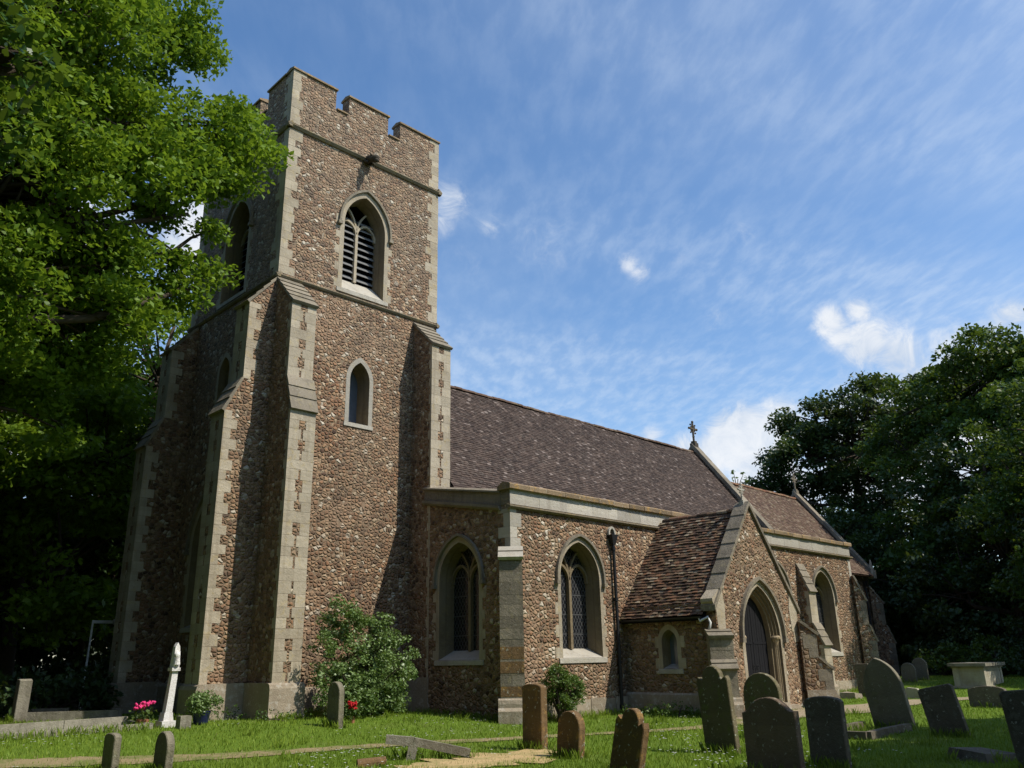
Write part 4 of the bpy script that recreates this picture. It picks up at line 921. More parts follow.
# chest tomb
def chest_tomb():
    x, y = 36.6, 11.42; g = gz(x, y)-.06; o = empty('chest_tomb', (x, y, g))
    tag(o, 'weathered stone chest tomb with a flat overhanging lid on the sunny grass at far right', 'tomb')
    X0, X1, Y0, Y1 = x, x+2.1, y, y+1.1
    b = MB(); b.box(X0-.10, X1+.10, Y0-.10, Y1+.10, g-.1, g+.13); b.build('base', M['tomb'], o)
    b = MB(); b.box(X0, X1, Y0, Y1, g+.131, g+.80)
    for xx in (X0, X1-.16):
        for yy in (Y0, Y1-.16): b.box(xx-.025, xx+.185, yy-.025, yy+.185, g+.132, g+.799)
    b.build('chest', M['tomb'], o)
    b = MB(); b.box(X0-.06, X1+.06, Y0-.06, Y1+.06, g+.801, g+.86); b.box(X0-.15, X1+.15, Y0-.15, Y1+.15, g+.861, g+.98); b.build('lid', M['kerb'], o)
    o.rotation_euler = (0, 0, 0); return o
chest_tomb()
# kerb round the tall pointed headstone's grave
def kerb(name, pts, hgt, wid, m, label, parts=True):
    c = pts[0]; o = empty(name, (c[0], c[1], gz(*c))); tag(o, label, 'grave kerb')
    for (a, b_) in zip(pts[:-1], pts[1:]):
        A, B = Vector(a), Vector(b_); d = (B-A).normalized(); nn = Vector((-d.y, d.x))*wid/2; mb = MB()
        L = (B-A).length; k = max(1, int(L/1.1))
        for i in range(k):
            P, Q = A+d*L*i/k, A+d*(L*(i+1)/k-.012); za, zb = gz(P.x, P.y), gz(Q.x, Q.y); e = .02
            mb.hexa([(P.x-nn.x, P.y-nn.y, za-.1), (Q.x-nn.x, Q.y-nn.y, zb-.1), (Q.x+nn.x, Q.y+nn.y, zb-.1), (P.x+nn.x, P.y+nn.y, za-.1),
                     (P.x-nn.x*.8, P.y-nn.y*.8, za+hgt), (Q.x-nn.x*.8, Q.y-nn.y*.8, zb+hgt), (Q.x+nn.x*.8, Q.y+nn.y*.8, zb+hgt), (P.x+nn.x*.8, P.y+nn.y*.8, za+hgt)])
        mb.build('kerbstone', m, o)
    return o
kerb('grave_kerb', [(19.0, 8.55), (16.6, 8.35), (16.6, 7.4), (18.8, 7.5)], .14, .16, M['head_slate'], 'low dark stone kerb around the grave at the foot of the tall pointed headstone')
b = MB(); b.box(19.3, 19.62, 9.2, 9.75, gz(19.4, 9.4)-.1, gz(19.4, 9.4)+.17); tag(b.build('stone_block', M['head_slate'], None, (19.45, 9.45, 0)), 'small dark stone block in the grass left of the tall pointed headstone', 'stone block')
b = MB(); b.hexa([(30.3, 13.75, -.1), (30.75, 13.65, -.1), (30.8, 14.3, -.1), (30.35, 14.4, -.1), (30.32, 13.78, .2), (30.7, 13.7, .16), (30.75, 14.25, .22), (30.38, 14.35, .2)]); tag(b.build('stone_block', M['plinth'], None, (30.5, 14, 0)), 'low grey stone block in the grass below the chapel wall', 'stone block')
b = MB(); b.hexa([(14.2, 4.6, -.1), (14.9, 4.2, -.1), (15.2, 5.0, -.1), (14.4, 5.3, -.1), (14.3, 4.65, .12), (14.85, 4.3, .09), (15.1, 4.95, .13), (14.45, 5.2, .17)]); tag(b.build('fallen_stone', M['head_slate'], None, (14.7, 4.8, 0)), 'dark tumbled gravestone fragment lying in the shade before the right-edge headstone', 'gravestone')
# left grave kerbs: low pair of steps
kerb('grave_kerb', [(2.5, 18.95), (7.75, 19.0), (7.85, 20.6)], .12, .15, M['kerb'], 'nearer long low grey grave kerb at the left of the lawn')
kerb('grave_kerb', [(2.4, 19.85), (7.55, 19.75)], .24, .12, M['kerb'], 'brownish upper kerb step just behind the long low grey kerb')
kerb('grave_kerb', [(6.9, 24.6), (8.75, 23.5), (9.0, 24.4)], .22, .16, M['kerb'], 'pale kerb of the farther grave running right from the grey stone pillar')
kerb('grave_kerb', [(7.0, 26.4), (8.2, 25.6)], .24, .14, M['kerb'], 'short pale kerb length behind the pillar headstone under the trees')
# fallen stone cross
def fallen_cross():
    o = empty('fallen_cross', (9.45, 11.95, gz(9.45, 11.95))); tag(o, 'fallen stone cross propped on one arm beside a patch of dry cuttings', 'stone cross')
    A = Vector((8.98, 12.25, .335)); Cc = Vector((9.36, 11.98, .285)); B = Vector((10.12, 11.42, .08)); d = (B-A).normalized(); side = Vector((-d.y, d.x, 0)).normalized(); up = d.cross(side); up = -up if up.z < 0 else up
    def bar(P, Q, a, w_, h_, name):
        b = MB(); s2_ = a*w_/2; u2 = (Q-P).normalized().cross(a).normalized()*h_/2
        b.hexa([P-s2_-u2, P+s2_-u2, P+s2_+u2, P-s2_+u2, Q-s2_-u2, Q+s2_-u2, Q+s2_+u2, Q-s2_+u2]); return b
    b = bar(A, Cc-d*.001, side, .13, .14, 'h'); b.build('head', M['kerb'], o); b = bar(Cc+d*.001, B, side, .13, .13, 's'); b.build('shaft', M['kerb'], o)
    b = bar(Cc-up*.06, Cc-up*.36, side, .14, .15, 'a'); b.build('arm', M['kerb'], o)
fallen_cross()
b = MB(); b.tube([(8.15, 11.85, .03), (8.55, 11.65, .06)], [.10, .09], 12); tag(b.build('stone_fragment', M['head_brown'], None, (8.3, 11.7, 0)), 'short round brown stone drum lying left of the fallen cross', 'stone fragment')

# white monument at the tower foot
def monument():
    x, y = 8.22, 19.25; g = gz(x, y); o = empty('marble_monument', (x, y, g)); tag(o, 'tall slender white marble grave monument with a carved top, beside the tower buttress', 'monument')
    def blk(x0, x1, y0, y1, z0, z1, tx=0, ty=0, sh=0):
        return [(x0, y0, z0), (x1, y0, z0), (x1, y1, z0), (x0, y1, z0), (x0+tx+sh, y0+ty, z1), (x1-tx+sh, y0+ty, z1), (x1-tx+sh, y1-ty, z1), (x0+tx+sh, y1-ty, z1)]
    b = MB(); b.hexa(blk(x-.17, x+.13, y-.13, y+.22, g-.1, g+.13)); b.hexa(blk(x-.13, x+.09, y-.09, y+.18, g+.131, g+.30, .02, .02)); b.build('base', M['marble'], o)
    b = MB(); b.hexa(blk(x-.09, x+.06, y-.06, y+.12, g+.301, g+1.16, .01, .02, .06)); b.build('slab', M['marble'], o)
    b = MB(); b.hexa(blk(x-.055, x+.135, y-.09, y+.15, g+1.161, g+1.23, .0, .0, .0)); b.hexa(blk(x-.03, x+.115, y-.06, y+.12, g+1.231, g+1.58, .01, .02, .01))
    b.prism([(x-.01, y-.03, g+1.581), (x+.11, y-.03, g+1.581), (x+.10, y-.03, g+1.68), (x+.05, y-.03, g+1.77), (x-.0, y-.03, g+1.68)], [(x-.01, y+.10, g+1.581), (x+.11, y+.10, g+1.581), (x+.10, y+.10, g+1.68), (x+.05, y+.10, g+1.77), (x-.0, y+.10, g+1.68)])
    b.sphere((x+.04, y-.08, g+1.50), .06, 10, 8, (1, .8, 1.2)); b.tube([(x+.04, y-.09, g+1.30), (x+.04, y-.10, g+1.42)], [.07, .05], 9)
    b.build('carved_head', M['marble'], o)
    o.rotation_euler = (0, 0, 0)
monument()
b = MB(); g = gz(8.3, 18.6); b.box(8.18, 8.42, 18.5, 18.72, g-.05, g+.25); tag(b.build('stone_vase', M['kerb'], None, (8.3, 18.6, g)), 'small square grey stone flower block in front of the white monument', 'flower block')
# sign post behind, under the trees
o = empty('sign_post', (9.5, 28.6, gz(9.5, 28.6))); tag(o, 'thin white metal post with a short horizontal arm under the trees left of the tower', 'post')
b = MB(); b.tube([(9.45, 28.6, .2), (9.50, 28.6, 2.96)], [.035, .03], 8); b.build('post', M['white_paint'], o)
b = MB(); b.box(9.50, 10.12, 28.56, 28.64, 2.86, 2.955); b.build('arm', M['white_paint'], o)
b = MB(); b.sphere((10.16, 28.6, 2.91), .09, 8, 6); b.build('lamp_head', M['ashlar_pale'], o)

# ================================================================ PLANTS
def leafmesh(name, centers, normals_up, size, m, seed, parent=None, org=(0, 0, 0), elong=1.5, fold=True):
    """centers Nx3; every leaf a small four-sided blade with its own tilt"""
    rs = np.random.RandomState(seed); n = len(centers); c = np.asarray(centers, float)-np.array(org)
    nrm = rs.normal(size=(n, 3)); nrm[:, 2] = np.abs(nrm[:, 2])*.8+normals_up; nrm /= np.linalg.norm(nrm, axis=1)[:, None]
    t = rs.normal(size=(n, 3)); t -= nrm*(t*nrm).sum(1)[:, None]; t /= np.linalg.norm(t, axis=1)[:, None]; s = np.cross(nrm, t)
    sz = size*rs.uniform(.6, 1.3, n)[:, None]
    v = np.stack([c-t*sz*elong*.5, c+s*sz*.42+t*sz*.05, c+t*sz*elong*.5-nrm*sz*.15, c-s*sz*.42+t*sz*.05], 1).reshape(-1, 3)
    me = bpy.data.meshes.new(name); me.vertices.add(4*n); me.vertices.foreach_set('co', v.astype(np.float32).ravel())
    me.loops.add(4*n); me.loops.foreach_set('vertex_index', np.arange(4*n, dtype=np.int32))
    me.polygons.add(n); me.polygons.foreach_set('loop_start', np.arange(0, 4*n, 4, dtype=np.int32)); me.polygons.foreach_set('loop_total', np.full(n, 4, dtype=np.int32))
    me.update(); me.validate(); me.materials.append(m)
    ob = bpy.data.objects.new(name, me); COL.objects.link(ob)
    if parent is not None: ob.parent = parent
    return ob
def clump_leaves(cl, per, rs, flat=.6):
    out = []
    for (x, y, z, r) in cl:
        k = max(8, int(per*r*r)); d = rs.normal(size=(k, 3)); d /= np.linalg.norm(d, axis=1)[:, None]; q = d*(rs.uniform(0, 1, k)**.45)[:, None]*r
        q[:, 2] *= flat; q[:, 2] -= .18*(q[:, 0]**2+q[:, 1]**2)/r; out.append(q+np.array([x, y, z]))
    return np.concatenate(out)
def lobes_to_clumps(lobes, rs, rc, dens):
    cl = []
    for (x, y, z, rx, rz) in lobes:
        n = int(dens*rx*rx)
        for _ in range(n):
            d = rs.normal(size=3); d /= np.linalg.norm(d); k = rs.uniform(.15, 1)**.4
            k *= 1+.16*math.sin(d[0]*5+x)+.12*math.sin(d[1]*7+y+d[2]*4)
            cl.append((x+d[0]*rx*k, y+d[1]*rx*k, z+d[2]*rz*k, rs.uniform(.6, 1.25)*rc))
    return cl
def tree(label, x, y, tr, lobes, m, rc=1.0, dens=1.6, per=70, leaf=.16, seed=0, fork=.3, group=None, cat='tree', name='broadleaf_tree', up=.4, flat=.55):
    rs = np.random.RandomState(seed); g = gz(x, y); o = empty(name, (x, y, g)); tag(o, label, cat, group)
    cl = lobes_to_clumps(lobes, rs, rc, dens)
    H = max(l[2]+l[4]*.6 for l in lobes)
    tb = MB(); pts = [(x, y, g-.2)]; rad = [tr*1.35]; 
    for i in range(1, 9):
        t = i/8; pts.append((x+rs.uniform(-.15, .15)*t*3, y+rs.uniform(-.15, .15)*t*3, g+H*t*.9)); rad.append(tr*(1-.85*t)+.02)
    tb.tube(pts, rad, 10)
    for (lx, ly, lz, lr, lrz) in lobes:
        k = max(1, min(7, int((lz-lrz*.4)/(H*.9)*8))); b0 = Vector(pts[k]); e = Vector((lx, ly, lz)); mid_ = b0.lerp(e, .5)+Vector((rs.uniform(-.5, .5), rs.uniform(-.5, .5), -.06*(e-b0).length))
        r0 = min(rad[k]*.6, .2+.01*(e-b0).length); tb.tube([b0, mid_, e], [r0, r0*.6, .05], 7)
        near = [c for c in cl if (c[0]-lx)**2+(c[1]-ly)**2+(c[2]-lz)**2 < (lr*1.2)**2]
        for c in near[::3]:
            s0 = mid_.lerp(e, rs.uniform(.1, 1)); ce = Vector(c[:3]); tb.tube([s0, s0.lerp(ce, .5)+Vector((0, 0, .15)), ce], [.07, .045, .015], 5, False)
    tr_o = tb.build('trunk', M['bark'], o, smooth=True)
    lv = leafmesh('crown', clump_leaves(cl, per, rs, flat), up, leaf, M[m] if isinstance(m, str) else m, seed, o, (x, y, g)); return o
def TREE_ROOT(): pass

# big lime-green tree left of the tower
tree('tall bright green tree reaching past the tower battlements at the left', 2.6, 21.8, .42,
     [(6.5, 21.3, 19.3, 1.8, 1.7), (4.6, 21.6, 18.3, 2.8, 2.6), (2.6, 20.6, 20.5, 3.4, 3.0), (5.2, 21.8, 22.6, 2.4, 2.4), (8.2, 20.6, 16.2, 1.7, 1.2), (9.1, 20.1, 16.3, 1.0, .8), (8.8, 20.7, 14.8, 1.0, .8), (8.6, 21.3, 12.6, .85, .7), (3, 21, 12.5, 3, 2.2), (2, 20, 17, 3.2, 2.6), (6.6, 21.0, 14.8, 1.9, 1.5), (5.0, 20.8, 13.0, 2.8, 2.0), (8.0, 20.9, 13.6, 1.1, .8), (8.5, 21.2, 11.6, .9, .6),
      (3.2, 20.4, 15.6, 3.2, 2.4), (5.8, 22.6, 11.2, 2.1, 1.5), (3.6, 21.4, 10.2, 3.0, 2.0), (5.2, 23.6, 9.0, 2.1, 1.6), (1.5, 21, 9.0, 3, 2.2), (3.4, 22.5, 24.4, 3.4, 2.6), (0, 22, 17, 4, 4)],
     'leaf_lime', .95, 4.6, 400, .128, 101, flat=.5)
# near branch with broad leaves
tree('nearby tree whose broad-leaved branch hangs into the top left corner', -1.9, 7.4, .16,
     [(.75, 6.95, 6.55, .55, .45), (1.0, 6.95, 5.75, .38, .32), (.2, 7.1, 6.9, .9, .7), (1.15, 6.9, 6.35, .25, .22), (-1.4, 7.2, 7.4, 1.6, 1.3), (.4, 7.0, 5.2, .5, .35)], 'leaf_near', .28, 34, 520, .085, 102, up=.5)
# woodland left and behind the tower
back = [(4.0, 31.5, 19, 'leaf_lime', 5.0), (8.6, 34.0, 17, 'leaf_lime', 4.8), (-1, 30, 20, 'leaf_mid', 5.5), (12.5, 39, 17, 'leaf_mid', 5), (5, 40, 22, 'leaf_dark', 6.5), (-6, 36, 15, 'leaf_dark', 6), (14, 44, 14, 'leaf_dark', 5.5), (12.2, 33.0, 18.5, 'leaf_lime', 4.6), (16.5, 38.5, 20, 'leaf_mid', 5)]
for i, (x, y, h, m, r) in enumerate(back):
    labs = ['sunlit green tree close behind the left grave kerbs', 'sunlit green tree just beyond the tower north-west buttress', 'leafy tree at the far left edge behind the tallest tree', 'mid green tree farther back beyond the tower', 'dark tree deep in the wood left of the tower', 'dark tree deep in the wood at the left edge', 'dark tree farthest back beside the tower', 'sunlit green tree filling the gap beside the upper left edge of the tower', 'mid green tree mostly hidden behind the tower']
    tree(labs[i], x, y, .28, [(x, y, h*.72, r*.75, h*.28), (x+r*.45, y-r*.35, h*.52, r*.6, h*.2), (x-r*.5, y-r*.3, h*.5, r*.6, h*.2), (x+.2*r, y-r*.45, h*.30, r*.6, h*.16), (x-.3*r, y+r*.3, h*.35, r*.6, h*.2)][:3 if i in (0, 2, 7) else 5], m, 1.0, 3.6, 150, .18, 120+i, group='trees of the wood left of the tower')
# undergrowth hedge masses
def shrub(label, x, y, lobes, m, rc, dens, per, leaf, seed, name='shrub', cat='shrub', group=None, up=.4, stems=8):
    rs = np.random.RandomState(seed); g = gz(x, y); o = empty(name, (x, y, g)); tag(o, label, cat, group)
    cl = lobes_to_clumps(lobes, rs, rc, dens); cl = [c for c in cl if c[2] > g+.02]
    tb = MB()
    for c in (cl[::max(1, len(cl)//(stems*4))] if name != 'weeds' else cl[:1]): tb.tube([(x+rs.uniform(-.15, .15), y+rs.uniform(-.15, .15), g-.05), ((x+c[0])/2, (y+c[1])/2, g+(c[2]-g)*.6), c[:3]], [.03, .02, .006], 5, False)
    tb.build('stem', M['bark'], o); P = clump_leaves(cl, per, rs, .8); P = P[P[:, 2] > g]
    leafmesh('foliage', P, up, leaf, M[m], seed, o, (x, y, g)); return o
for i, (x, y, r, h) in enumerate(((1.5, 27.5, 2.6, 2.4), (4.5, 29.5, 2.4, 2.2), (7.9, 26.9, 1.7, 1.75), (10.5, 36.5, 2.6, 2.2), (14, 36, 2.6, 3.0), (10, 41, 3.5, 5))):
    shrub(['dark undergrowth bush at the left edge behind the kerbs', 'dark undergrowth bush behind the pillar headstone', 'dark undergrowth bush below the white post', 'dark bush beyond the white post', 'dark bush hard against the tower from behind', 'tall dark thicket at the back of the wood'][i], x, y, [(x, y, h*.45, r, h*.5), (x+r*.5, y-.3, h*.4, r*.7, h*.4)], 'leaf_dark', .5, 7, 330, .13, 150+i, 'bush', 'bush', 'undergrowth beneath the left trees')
# right-hand wood
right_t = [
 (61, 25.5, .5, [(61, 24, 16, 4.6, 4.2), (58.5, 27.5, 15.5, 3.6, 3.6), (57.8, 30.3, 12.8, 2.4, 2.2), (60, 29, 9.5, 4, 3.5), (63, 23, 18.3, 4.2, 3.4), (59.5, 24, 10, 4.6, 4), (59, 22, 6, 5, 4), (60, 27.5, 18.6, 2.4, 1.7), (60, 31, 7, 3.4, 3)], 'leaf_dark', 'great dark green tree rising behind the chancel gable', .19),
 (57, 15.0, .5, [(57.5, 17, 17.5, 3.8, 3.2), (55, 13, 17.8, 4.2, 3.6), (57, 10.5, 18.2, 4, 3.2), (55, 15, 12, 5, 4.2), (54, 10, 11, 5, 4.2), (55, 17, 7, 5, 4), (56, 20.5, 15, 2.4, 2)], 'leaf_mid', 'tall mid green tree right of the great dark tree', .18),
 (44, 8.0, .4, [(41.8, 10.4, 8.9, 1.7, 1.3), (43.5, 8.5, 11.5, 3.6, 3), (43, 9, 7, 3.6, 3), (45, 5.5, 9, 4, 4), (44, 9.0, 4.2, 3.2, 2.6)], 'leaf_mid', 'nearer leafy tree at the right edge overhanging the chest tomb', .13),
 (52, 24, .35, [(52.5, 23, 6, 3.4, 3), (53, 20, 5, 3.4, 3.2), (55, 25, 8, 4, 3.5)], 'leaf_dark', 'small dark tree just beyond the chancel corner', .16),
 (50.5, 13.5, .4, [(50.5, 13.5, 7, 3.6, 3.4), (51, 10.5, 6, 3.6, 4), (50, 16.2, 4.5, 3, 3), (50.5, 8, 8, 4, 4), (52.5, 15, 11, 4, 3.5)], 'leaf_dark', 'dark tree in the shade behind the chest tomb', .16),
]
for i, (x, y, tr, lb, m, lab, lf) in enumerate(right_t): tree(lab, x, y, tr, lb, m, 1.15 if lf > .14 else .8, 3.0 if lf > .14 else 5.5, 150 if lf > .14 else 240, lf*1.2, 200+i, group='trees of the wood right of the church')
for i, (x, y, r, h) in enumerate(((46, 16, 1.5, 1.5), (44.2, 13.2, 1.5, 1.9), (43.6, 10.0, 2.4, 2.4), (46, 6, 3, 3.4), (47.5, 11, 3, 3), (48.8, 16.5, 2.6, 2.4))):
    shrub(['low bush at the corner of the chancel behind the far headstones', 'bush behind the far pair of headstones', 'dark bush directly behind the chest tomb', 'dark bush right of the chest tomb', 'dark thicket beyond the chest tomb', 'dark thicket east of the chancel'][i], x, y, [(x, y, gz(x, y)+h*.45, r, h*.55), (x, y-r*.6, gz(x, y)+h*.4, r*.7, h*.4)], 'leaf_mid' if i < 2 else 'leaf_dark', .5, 7, 330, .13, 250+i, 'bush', 'bush', 'bushes along the right edge of the churchyard')
# trees just outside the view on the south side, whose shade falls across the right foreground
for i, (x, y, r, h) in enumerate(((12.8, -3.0, 3.0, 7.6), (17.6, -2.6, 3.4, 7.8), (23, -2.0, 3.4, 8.2), (28.5, -3.6, 3.6, 8.6), (37, -4, 4.4, 11), (45, -3, 5, 13), (53, 0, 6, 15), (61, 8, 6, 17))):
    tree('tree on the south edge of the churchyard, outside the view', x, y, .3, [(x, y, h, r*1.12, r*.9), (x+r*.6, y, h*.8, r*.8, r*.6), (x-r*.6, y-.5, h*.82, r*.8, r*.6)], 'leaf_mid', 1.0, 5.0, 150, .30, 300+i, group='trees on the south edge of the churchyard')
def belt(name, pts, h, dep, n, leaf, m, seed, label):
    rs = np.random.RandomState(seed); P = []
    for (a, b_) in zip(pts[:-1], pts[1:]):
        L = math.hypot(b_[0]-a[0], b_[1]-a[1]); k = int(n*L); t = rs.uniform(0, 1, k); ox = rs.normal(0, dep, k); oy = rs.normal(0, dep, k)
        x = a[0]+(b_[0]-a[0])*t+ox; y = a[1]+(b_[1]-a[1])*t+oy; top = h*(.75+.18*np.sin(x*.55+y*.4)+.12*np.sin(x*1.3-y*1.1)); z = rs.uniform(0, 1, k)**.8*top
        P.append(np.stack([x, y, z+.1], 1))
    o = leafmesh(name, np.concatenate(P), .3, leaf, M[m], seed); tag(o, label, 'woodland', None, 'stuff')
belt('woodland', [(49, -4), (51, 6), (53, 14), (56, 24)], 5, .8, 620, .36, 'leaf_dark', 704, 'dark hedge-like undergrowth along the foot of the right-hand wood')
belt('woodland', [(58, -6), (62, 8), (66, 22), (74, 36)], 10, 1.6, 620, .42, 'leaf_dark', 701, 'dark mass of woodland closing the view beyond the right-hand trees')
belt('woodland', [(-14, 42), (-12, 25), (-9, 10), (-9, -6), (0, -13)], 23, 1.4, 720, .55, 'leaf_dark', 703, 'unseen mass of dark foliage added on the west side to block sky light')  # unseen belt added to keep sky light off the west faces
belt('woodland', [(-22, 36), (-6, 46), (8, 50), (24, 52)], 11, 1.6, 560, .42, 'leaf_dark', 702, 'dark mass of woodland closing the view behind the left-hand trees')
for i, (x, y, r, h) in enumerate(((-4.5, 13.5, 4, 11), (-6.5, 4, 4.5, 12), (-10, 20, 5, 14), (-5, -5, 4.5, 12), (-12, 30, 6, 15), (3, -9, 4, 11))):  # unseen trees added to the west to deepen shade on the west walls
    tree('unseen tree added west of the churchyard to block sky light', x, y, .35, [(x, y, h, r, r*.8), (x+r*.5, y+r*.4, h*.62, r*.85, r*.7), (x-r*.4, y-r*.5, h*.60, r*.8, r*.7), (x, y, h*.38, r*.8, r*.5)], 'leaf_mid', 1.2, 2.6, 55, .34, 340+i, group='unseen trees added to block the western sky')
# far thin trees over the nave roof
tree('thin wispy treetop seen above the nave coping', 73.6, 42.4, .12, [(73.6, 42.4, 18.2, 1.2, 1.0), (73.0, 42.6, 16.4, 1.3, .9), (74.3, 42, 17.2, .9, .6)], 'leaf_pale', .42, 5, 60, .22, 330, name='slender_tree')
tree('small dark treetop showing over the chancel ridge', 75.0, 40.2, .2, [(75, 40.2, 15.2, 2.6, 1.5), (77.5, 38.5, 15.0, 2.6, 1.7), (80, 36, 14.5, 3, 2)], 'leaf_dark', .8, 3, 50, .3, 331)

# shrubs against the church
shrub('large grey green leafy shrub against the tower between buttress and aisle', 13.0, 18.9, [(12.75, 18.9, 1.75, .95, 1.05), (12.45, 18.95, 2.55, .48, .55), (13.2, 18.8, 1.2, 1.05, .9), (13.5, 18.7, 2.0, .5, .5), (12.2, 18.9, 1.0, .55, .8), (13.9, 18.6, 1.1, .5, .6), (12.9, 18.4, .7, 1.0, .5), (14.25, 18.5, 1.7, .22, .10), (12.3, 18.8, 3.0, .3, .3), (13.35, 18.7, 2.6, .35, .3), (14.0, 18.5, 2.2, .22, .2), (11.8, 18.8, 2.0, .3, .4)], 'leaf_shrub', .21, 80, 1700, .060, 401, up=.5)
shrub('small yellow green conifer-like shrub behind the tall brown headstone', 16.9, 15.5, [(16.9, 15.5, .7, .50, .55), (16.75, 15.5, 1.15, .28, .25), (17.2, 15.5, .8, .38, .4)], 'leaf_bush2', .15, 220, 3600, .040, 402, up=.3)
shrub('low weedy grass tuft against the porch west wall', 19.9, 14.0, [(19.9, 14.2, .15, .8, .22), (19.6, 15.0, .15, .6, .2), (20.0, 13.0, .18, .4, .25)], 'leaf_bush2', .14, 60, 500, .05, 403, 'weeds', 'weeds')
shrub('ground-hugging plants along the foot of the tower', 10.9, 18.6, [(10.6, 18.8, .36, .5, .2), (11.8, 18.9, .36, .5, .2), (10.0, 20.2, .4, .5, .25)], 'leaf_mid', .12, 90, 500, .045, 404, 'weeds', 'weeds')
# flowers by the monument
def flower_bunch(label, x, y, r, h, m, leafm, seed, name, cat):
    rs = np.random.RandomState(seed); g = gz(x, y); o = empty(name, (x, y, g)); tag(o, label, cat)
    P = clump_leaves([(x+rs.uniform(-r, r)*.6, y+rs.uniform(-r, r)*.6, g+h*rs.uniform(.3, .7), r*.6) for _ in range(7)], 700/r/r*.05, rs, .8); P = P[P[:, 2] > g]
    leafmesh('foliage', P, .4, .07, M[leafm], seed, o, (x, y, g)); b = MB()
    for _ in range(14):
        a, q = rs.uniform(0, 6.28), r*rs.uniform(.1, .85); cxx, cyy, czz = x+q*math.cos(a), y+q*math.sin(a), g+h*rs.uniform(.75, 1.05)
        for k in range(7): b.sphere((cxx+rs.uniform(-.035, .035), cyy+rs.uniform(-.035, .035), czz+rs.uniform(-.025, .025)), rs.uniform(.018, .03), 6, 4)
    b.build('blossom', M[m], o); b = MB(); b.tube([(x, y, g-.02), (x, y, g+h*.35)], [r*.42, r*.5], 12); b.build('pot', M['pot_terra'], o); return o
flower_bunch('bunch of bright pink flowers at the foot of the white monument', 7.75, 19.45, .27, .50, 'petal_pink', 'leaf_pale', 501, 'pink_flowers', 'flowers')
flower_bunch('small red flowers behind the slim grey green headstone', 11.75, 17.35, .12, .42, 'petal_red', 'leaf_mid', 502, 'red_flowers', 'flowers')
def potted():
    x, y = 9.0, 19.3; g = gz(x, y); o = empty('potted_plant', (x, y, g)); tag(o, 'bushy green plant in a navy blue pot right of the white monument', 'potted plant')
    b = MB(); b.tube([(x, y, g-.02), (x, y, g+.05), (x, y, g+.26), (x, y, g+.29)], [.13, .16, .20, .215], 16); b.build('pot', M['pot_blue'], o, smooth=True)
    rs = np.random.RandomState(9); P = clump_leaves([(x+rs.uniform(-.25, .25), y+rs.uniform(-.25, .25), g+rs.uniform(.30, .62), .16) for _ in range(26)], 3800, rs, .8)
    leafmesh('foliage', P, .4, .045, M['leaf_shrub'], 9, o, (x, y, g))
potted()

# ================================================================ GRASS AND DAISIES
def seg_d(px, py, pts):
    best = np.full(px.shape, 1e9)
    for (a, b_) in zip(pts[:-1], pts[1:]):
        ax, ay = a; bx, by = b_; L2 = (bx-ax)**2+(by-ay)**2; t = np.clip(((px-ax)*(bx-ax)+(py-ay)*(by-ay))/L2, 0, 1)
        best = np.minimum(best, np.hypot(px-ax-t*(bx-ax), py-ay-t*(by-ay)))
    return best
def blades(name, n, m, seed, hmin, hmax, wid, cond, label, cat):
    rs = np.random.RandomState(seed); az = np.radians(rs.uniform(6, 82, n*3)); u = rs.uniform(0, 1, n*3); d = 8.5*(48/8.5)**u
    x, y = d*np.sin(az), d*np.cos(az); k = cond(x, y, rs); x, y, d = x[k][:n], y[k][:n], d[k][:n]; n = len(x)
    z = np.array([gz(a, b) for a, b in zip(x, y)]); h = rs.uniform(hmin, hmax, n)*(1+.0*d); w = wid*(.6+d/16)
    a = rs.uniform(0, 6.28, n); l = rs.uniform(-.5, .5, (n, 2))*h[:, None]
    v = np.stack([np.stack([x-np.cos(a)*w, y-np.sin(a)*w, z-.01], 1), np.stack([x+np.cos(a)*w, y+np.sin(a)*w, z-.01], 1), np.stack([x+l[:, 0], y+l[:, 1], z+h], 1)], 1).reshape(-1, 3)
    me = bpy.data.meshes.new(name); me.vertices.add(3*n); me.vertices.foreach_set('co', v.astype(np.float32).ravel()); me.loops.add(3*n); me.loops.foreach_set('vertex_index', np.arange(3*n, dtype=np.int32))
    me.polygons.add(n); me.polygons.foreach_set('loop_start', np.arange(0, 3*n, 3, dtype=np.int32)); me.polygons.foreach_set('loop_total', np.full(n, 3, dtype=np.int32)); me.update(); me.validate(); me.materials.append(M[m])
    o = bpy.data.objects.new(name, me); COL.objects.link(o); tag(o, label, cat, None, 'stuff'); return o
def outside(x, y):
    ch = ((x > 10.7) & (y > 20.6)) | ((x > Xa-.05) & (y > Ya-.05)) | ((x > PX0) & (x < PX1) & (y > Yp)) | ((x > 10.7) & (x < 11.5) & (y > 19.3)) | ((x > 9.5) & (y > 20.7) & (x < 11))
    return ~ch
def g_cond(x, y, rs):
    r = rs.uniform(0, 1, x.shape); p1 = seg_d(x, y, PATH1); p2 = seg_d(x, y, PATH2); p3 = seg_d(x, y, PATCH[1:4])
    return outside(x, y) & ((p1 > .34) | (r < .22)) & ((p2 > .8) | (r < .04)) & ((p3 > .55) | (r < .12))
blades('grass', 150000, 'grass_blade', 601, .03, .085, .006, g_cond, 'short bright green grass of the churchyard lawn', 'grass')
blades('dry_grass', 14000, 'straw_blade', 602, .02, .06, .006, lambda x, y, rs: outside(x, y) & ((seg_d(x, y, PATH1) < .5) | (seg_d(x, y, PATCH[1:4]) < .9) | (rs.uniform(0, 1, x.shape) < .04)), 'dry straw-coloured grass along the worn path', 'dry grass')
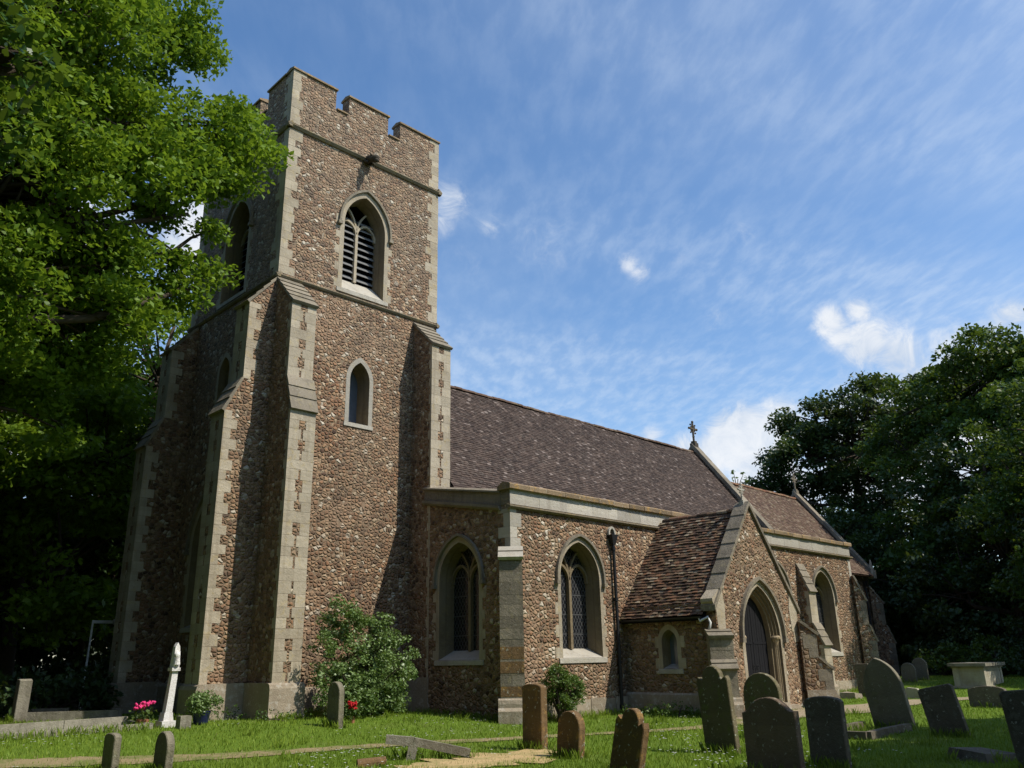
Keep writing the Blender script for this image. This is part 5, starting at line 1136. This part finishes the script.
def tufts():
    rs = np.random.RandomState(77); X = []; Y = []
    for (x, y, w, h, t, *_r) in HS:
        k = 260 if x < 25 else 90; X.append(x+rs.choice([-1, 1], k)*(t/2+.02+rs.exponential(.035, k))); Y.append(y+rs.uniform(-w/2-.05, w/2+.05, k))
    for (a, c, k) in (((Xa-.05, 16.1), (PX0, 15.98), 900), ((PX0-.12, 15.9), (PX0-.10, 13.2), 900), ((PX1+.5, 15.95), (31.7, 15.98), 300), ((32.7, 15.98), (36.8, 15.98), 500), ((Xa-.12, 16.4), (Xa-.1, 20), 500), ((11.8, 20.45), (15.7, 20.45), 500), ((10.7, 19.1), (11.5, 19.1), 260), ((9.2, 20.3), (9.2, 21.5), 200), ((2.6, 18.8), (7.7, 18.85), 900), ((9.0, 12.3), (10.2, 11.4), 200), ((19, 8.4), (16.7, 8.2), 200)):
        t = rs.uniform(0, 1, k); X.append(a[0]+(c[0]-a[0])*t+rs.normal(0, .05, k)); Y.append(a[1]+(c[1]-a[1])*t+rs.normal(0, .05, k))
    for _ in range(70):
        az = math.radians(rs.uniform(10, 76)); d = rs.uniform(10, 30); k = 40
        qx, qy = np.array([d*math.sin(az)]), np.array([d*math.cos(az)])
        if min(seg_d(qx, qy, PATH1)[0]-.5, seg_d(qx, qy, PATH2)[0]-1.2, seg_d(qx, qy, PATCH)[0]-.9) < 0: continue
        X.append(d*math.sin(az)+rs.normal(0, .09, k)); Y.append(d*math.cos(az)+rs.normal(0, .09, k))
    X = np.concatenate(X); Y = np.concatenate(Y); b = MB()
    for x, y in zip(X, Y):
        if not (outside(np.array([x]), np.array([y]))[0]): continue
        z = gz(x, y)-.01; h = rs.uniform(.07, .22); a = rs.uniform(0, 6.28); lx, ly = rs.uniform(-.5, .5, 2)*h; w = .007
        b.add([(x-w*math.cos(a), y-w*math.sin(a), z), (x+w*math.cos(a), y+w*math.sin(a), z), (x+lx*.4+w*.7*math.cos(a), y+ly*.4+w*.7*math.sin(a), z+h*.6), (x+lx, y+ly, z+h)], [(0, 1, 2, 3)])
    me = bpy.data.meshes.new('long_grass'); me.from_pydata(b.v, [], b.f); me.materials.append(M['grass_blade']); o = bpy.data.objects.new('long_grass', me); COL.objects.link(o)
    tag(o, 'longer uncut grass at the foot of the headstones and church walls', 'grass', None, 'stuff')
tufts()
def daisies():
    rs = np.random.RandomState(5); n = 16000; az = np.radians(rs.uniform(6, 75, n)); d = 9+rs.uniform(0, 1, n)**1.2*20; x, y = d*np.sin(az), d*np.cos(az)
    cl = np.sin(x*1.7+2)*np.sin(y*1.3)+np.sin(x*.6-y*.8); k = outside(x, y) & (cl > .25) & (y > .4*x) & (seg_d(x, y, PATH1) > .5) & (rs.uniform(0, 1, n) < .30); x, y = x[k], y[k]
    b = MB()
    for a, c in zip(x, y):
        z = gz(a, c)+rs.uniform(.06, .10); r = rs.uniform(.014, .024); b.add([(a+r*math.cos(t*1.047), c+r*math.sin(t*1.047), z) for t in range(6)]+[(a, c, z-.01)], [(0, 1, 2, 3, 4, 5), (0, 5, 6), (2, 1, 6), (4, 3, 6)])
    o = b.build('daisies', M['petal_white']); tag(o, 'white daisies scattered through the lawn', 'daisies', None, 'stuff')
daisies()
for o in bpy.data.objects:
    if '_org' in o: del o['_org']
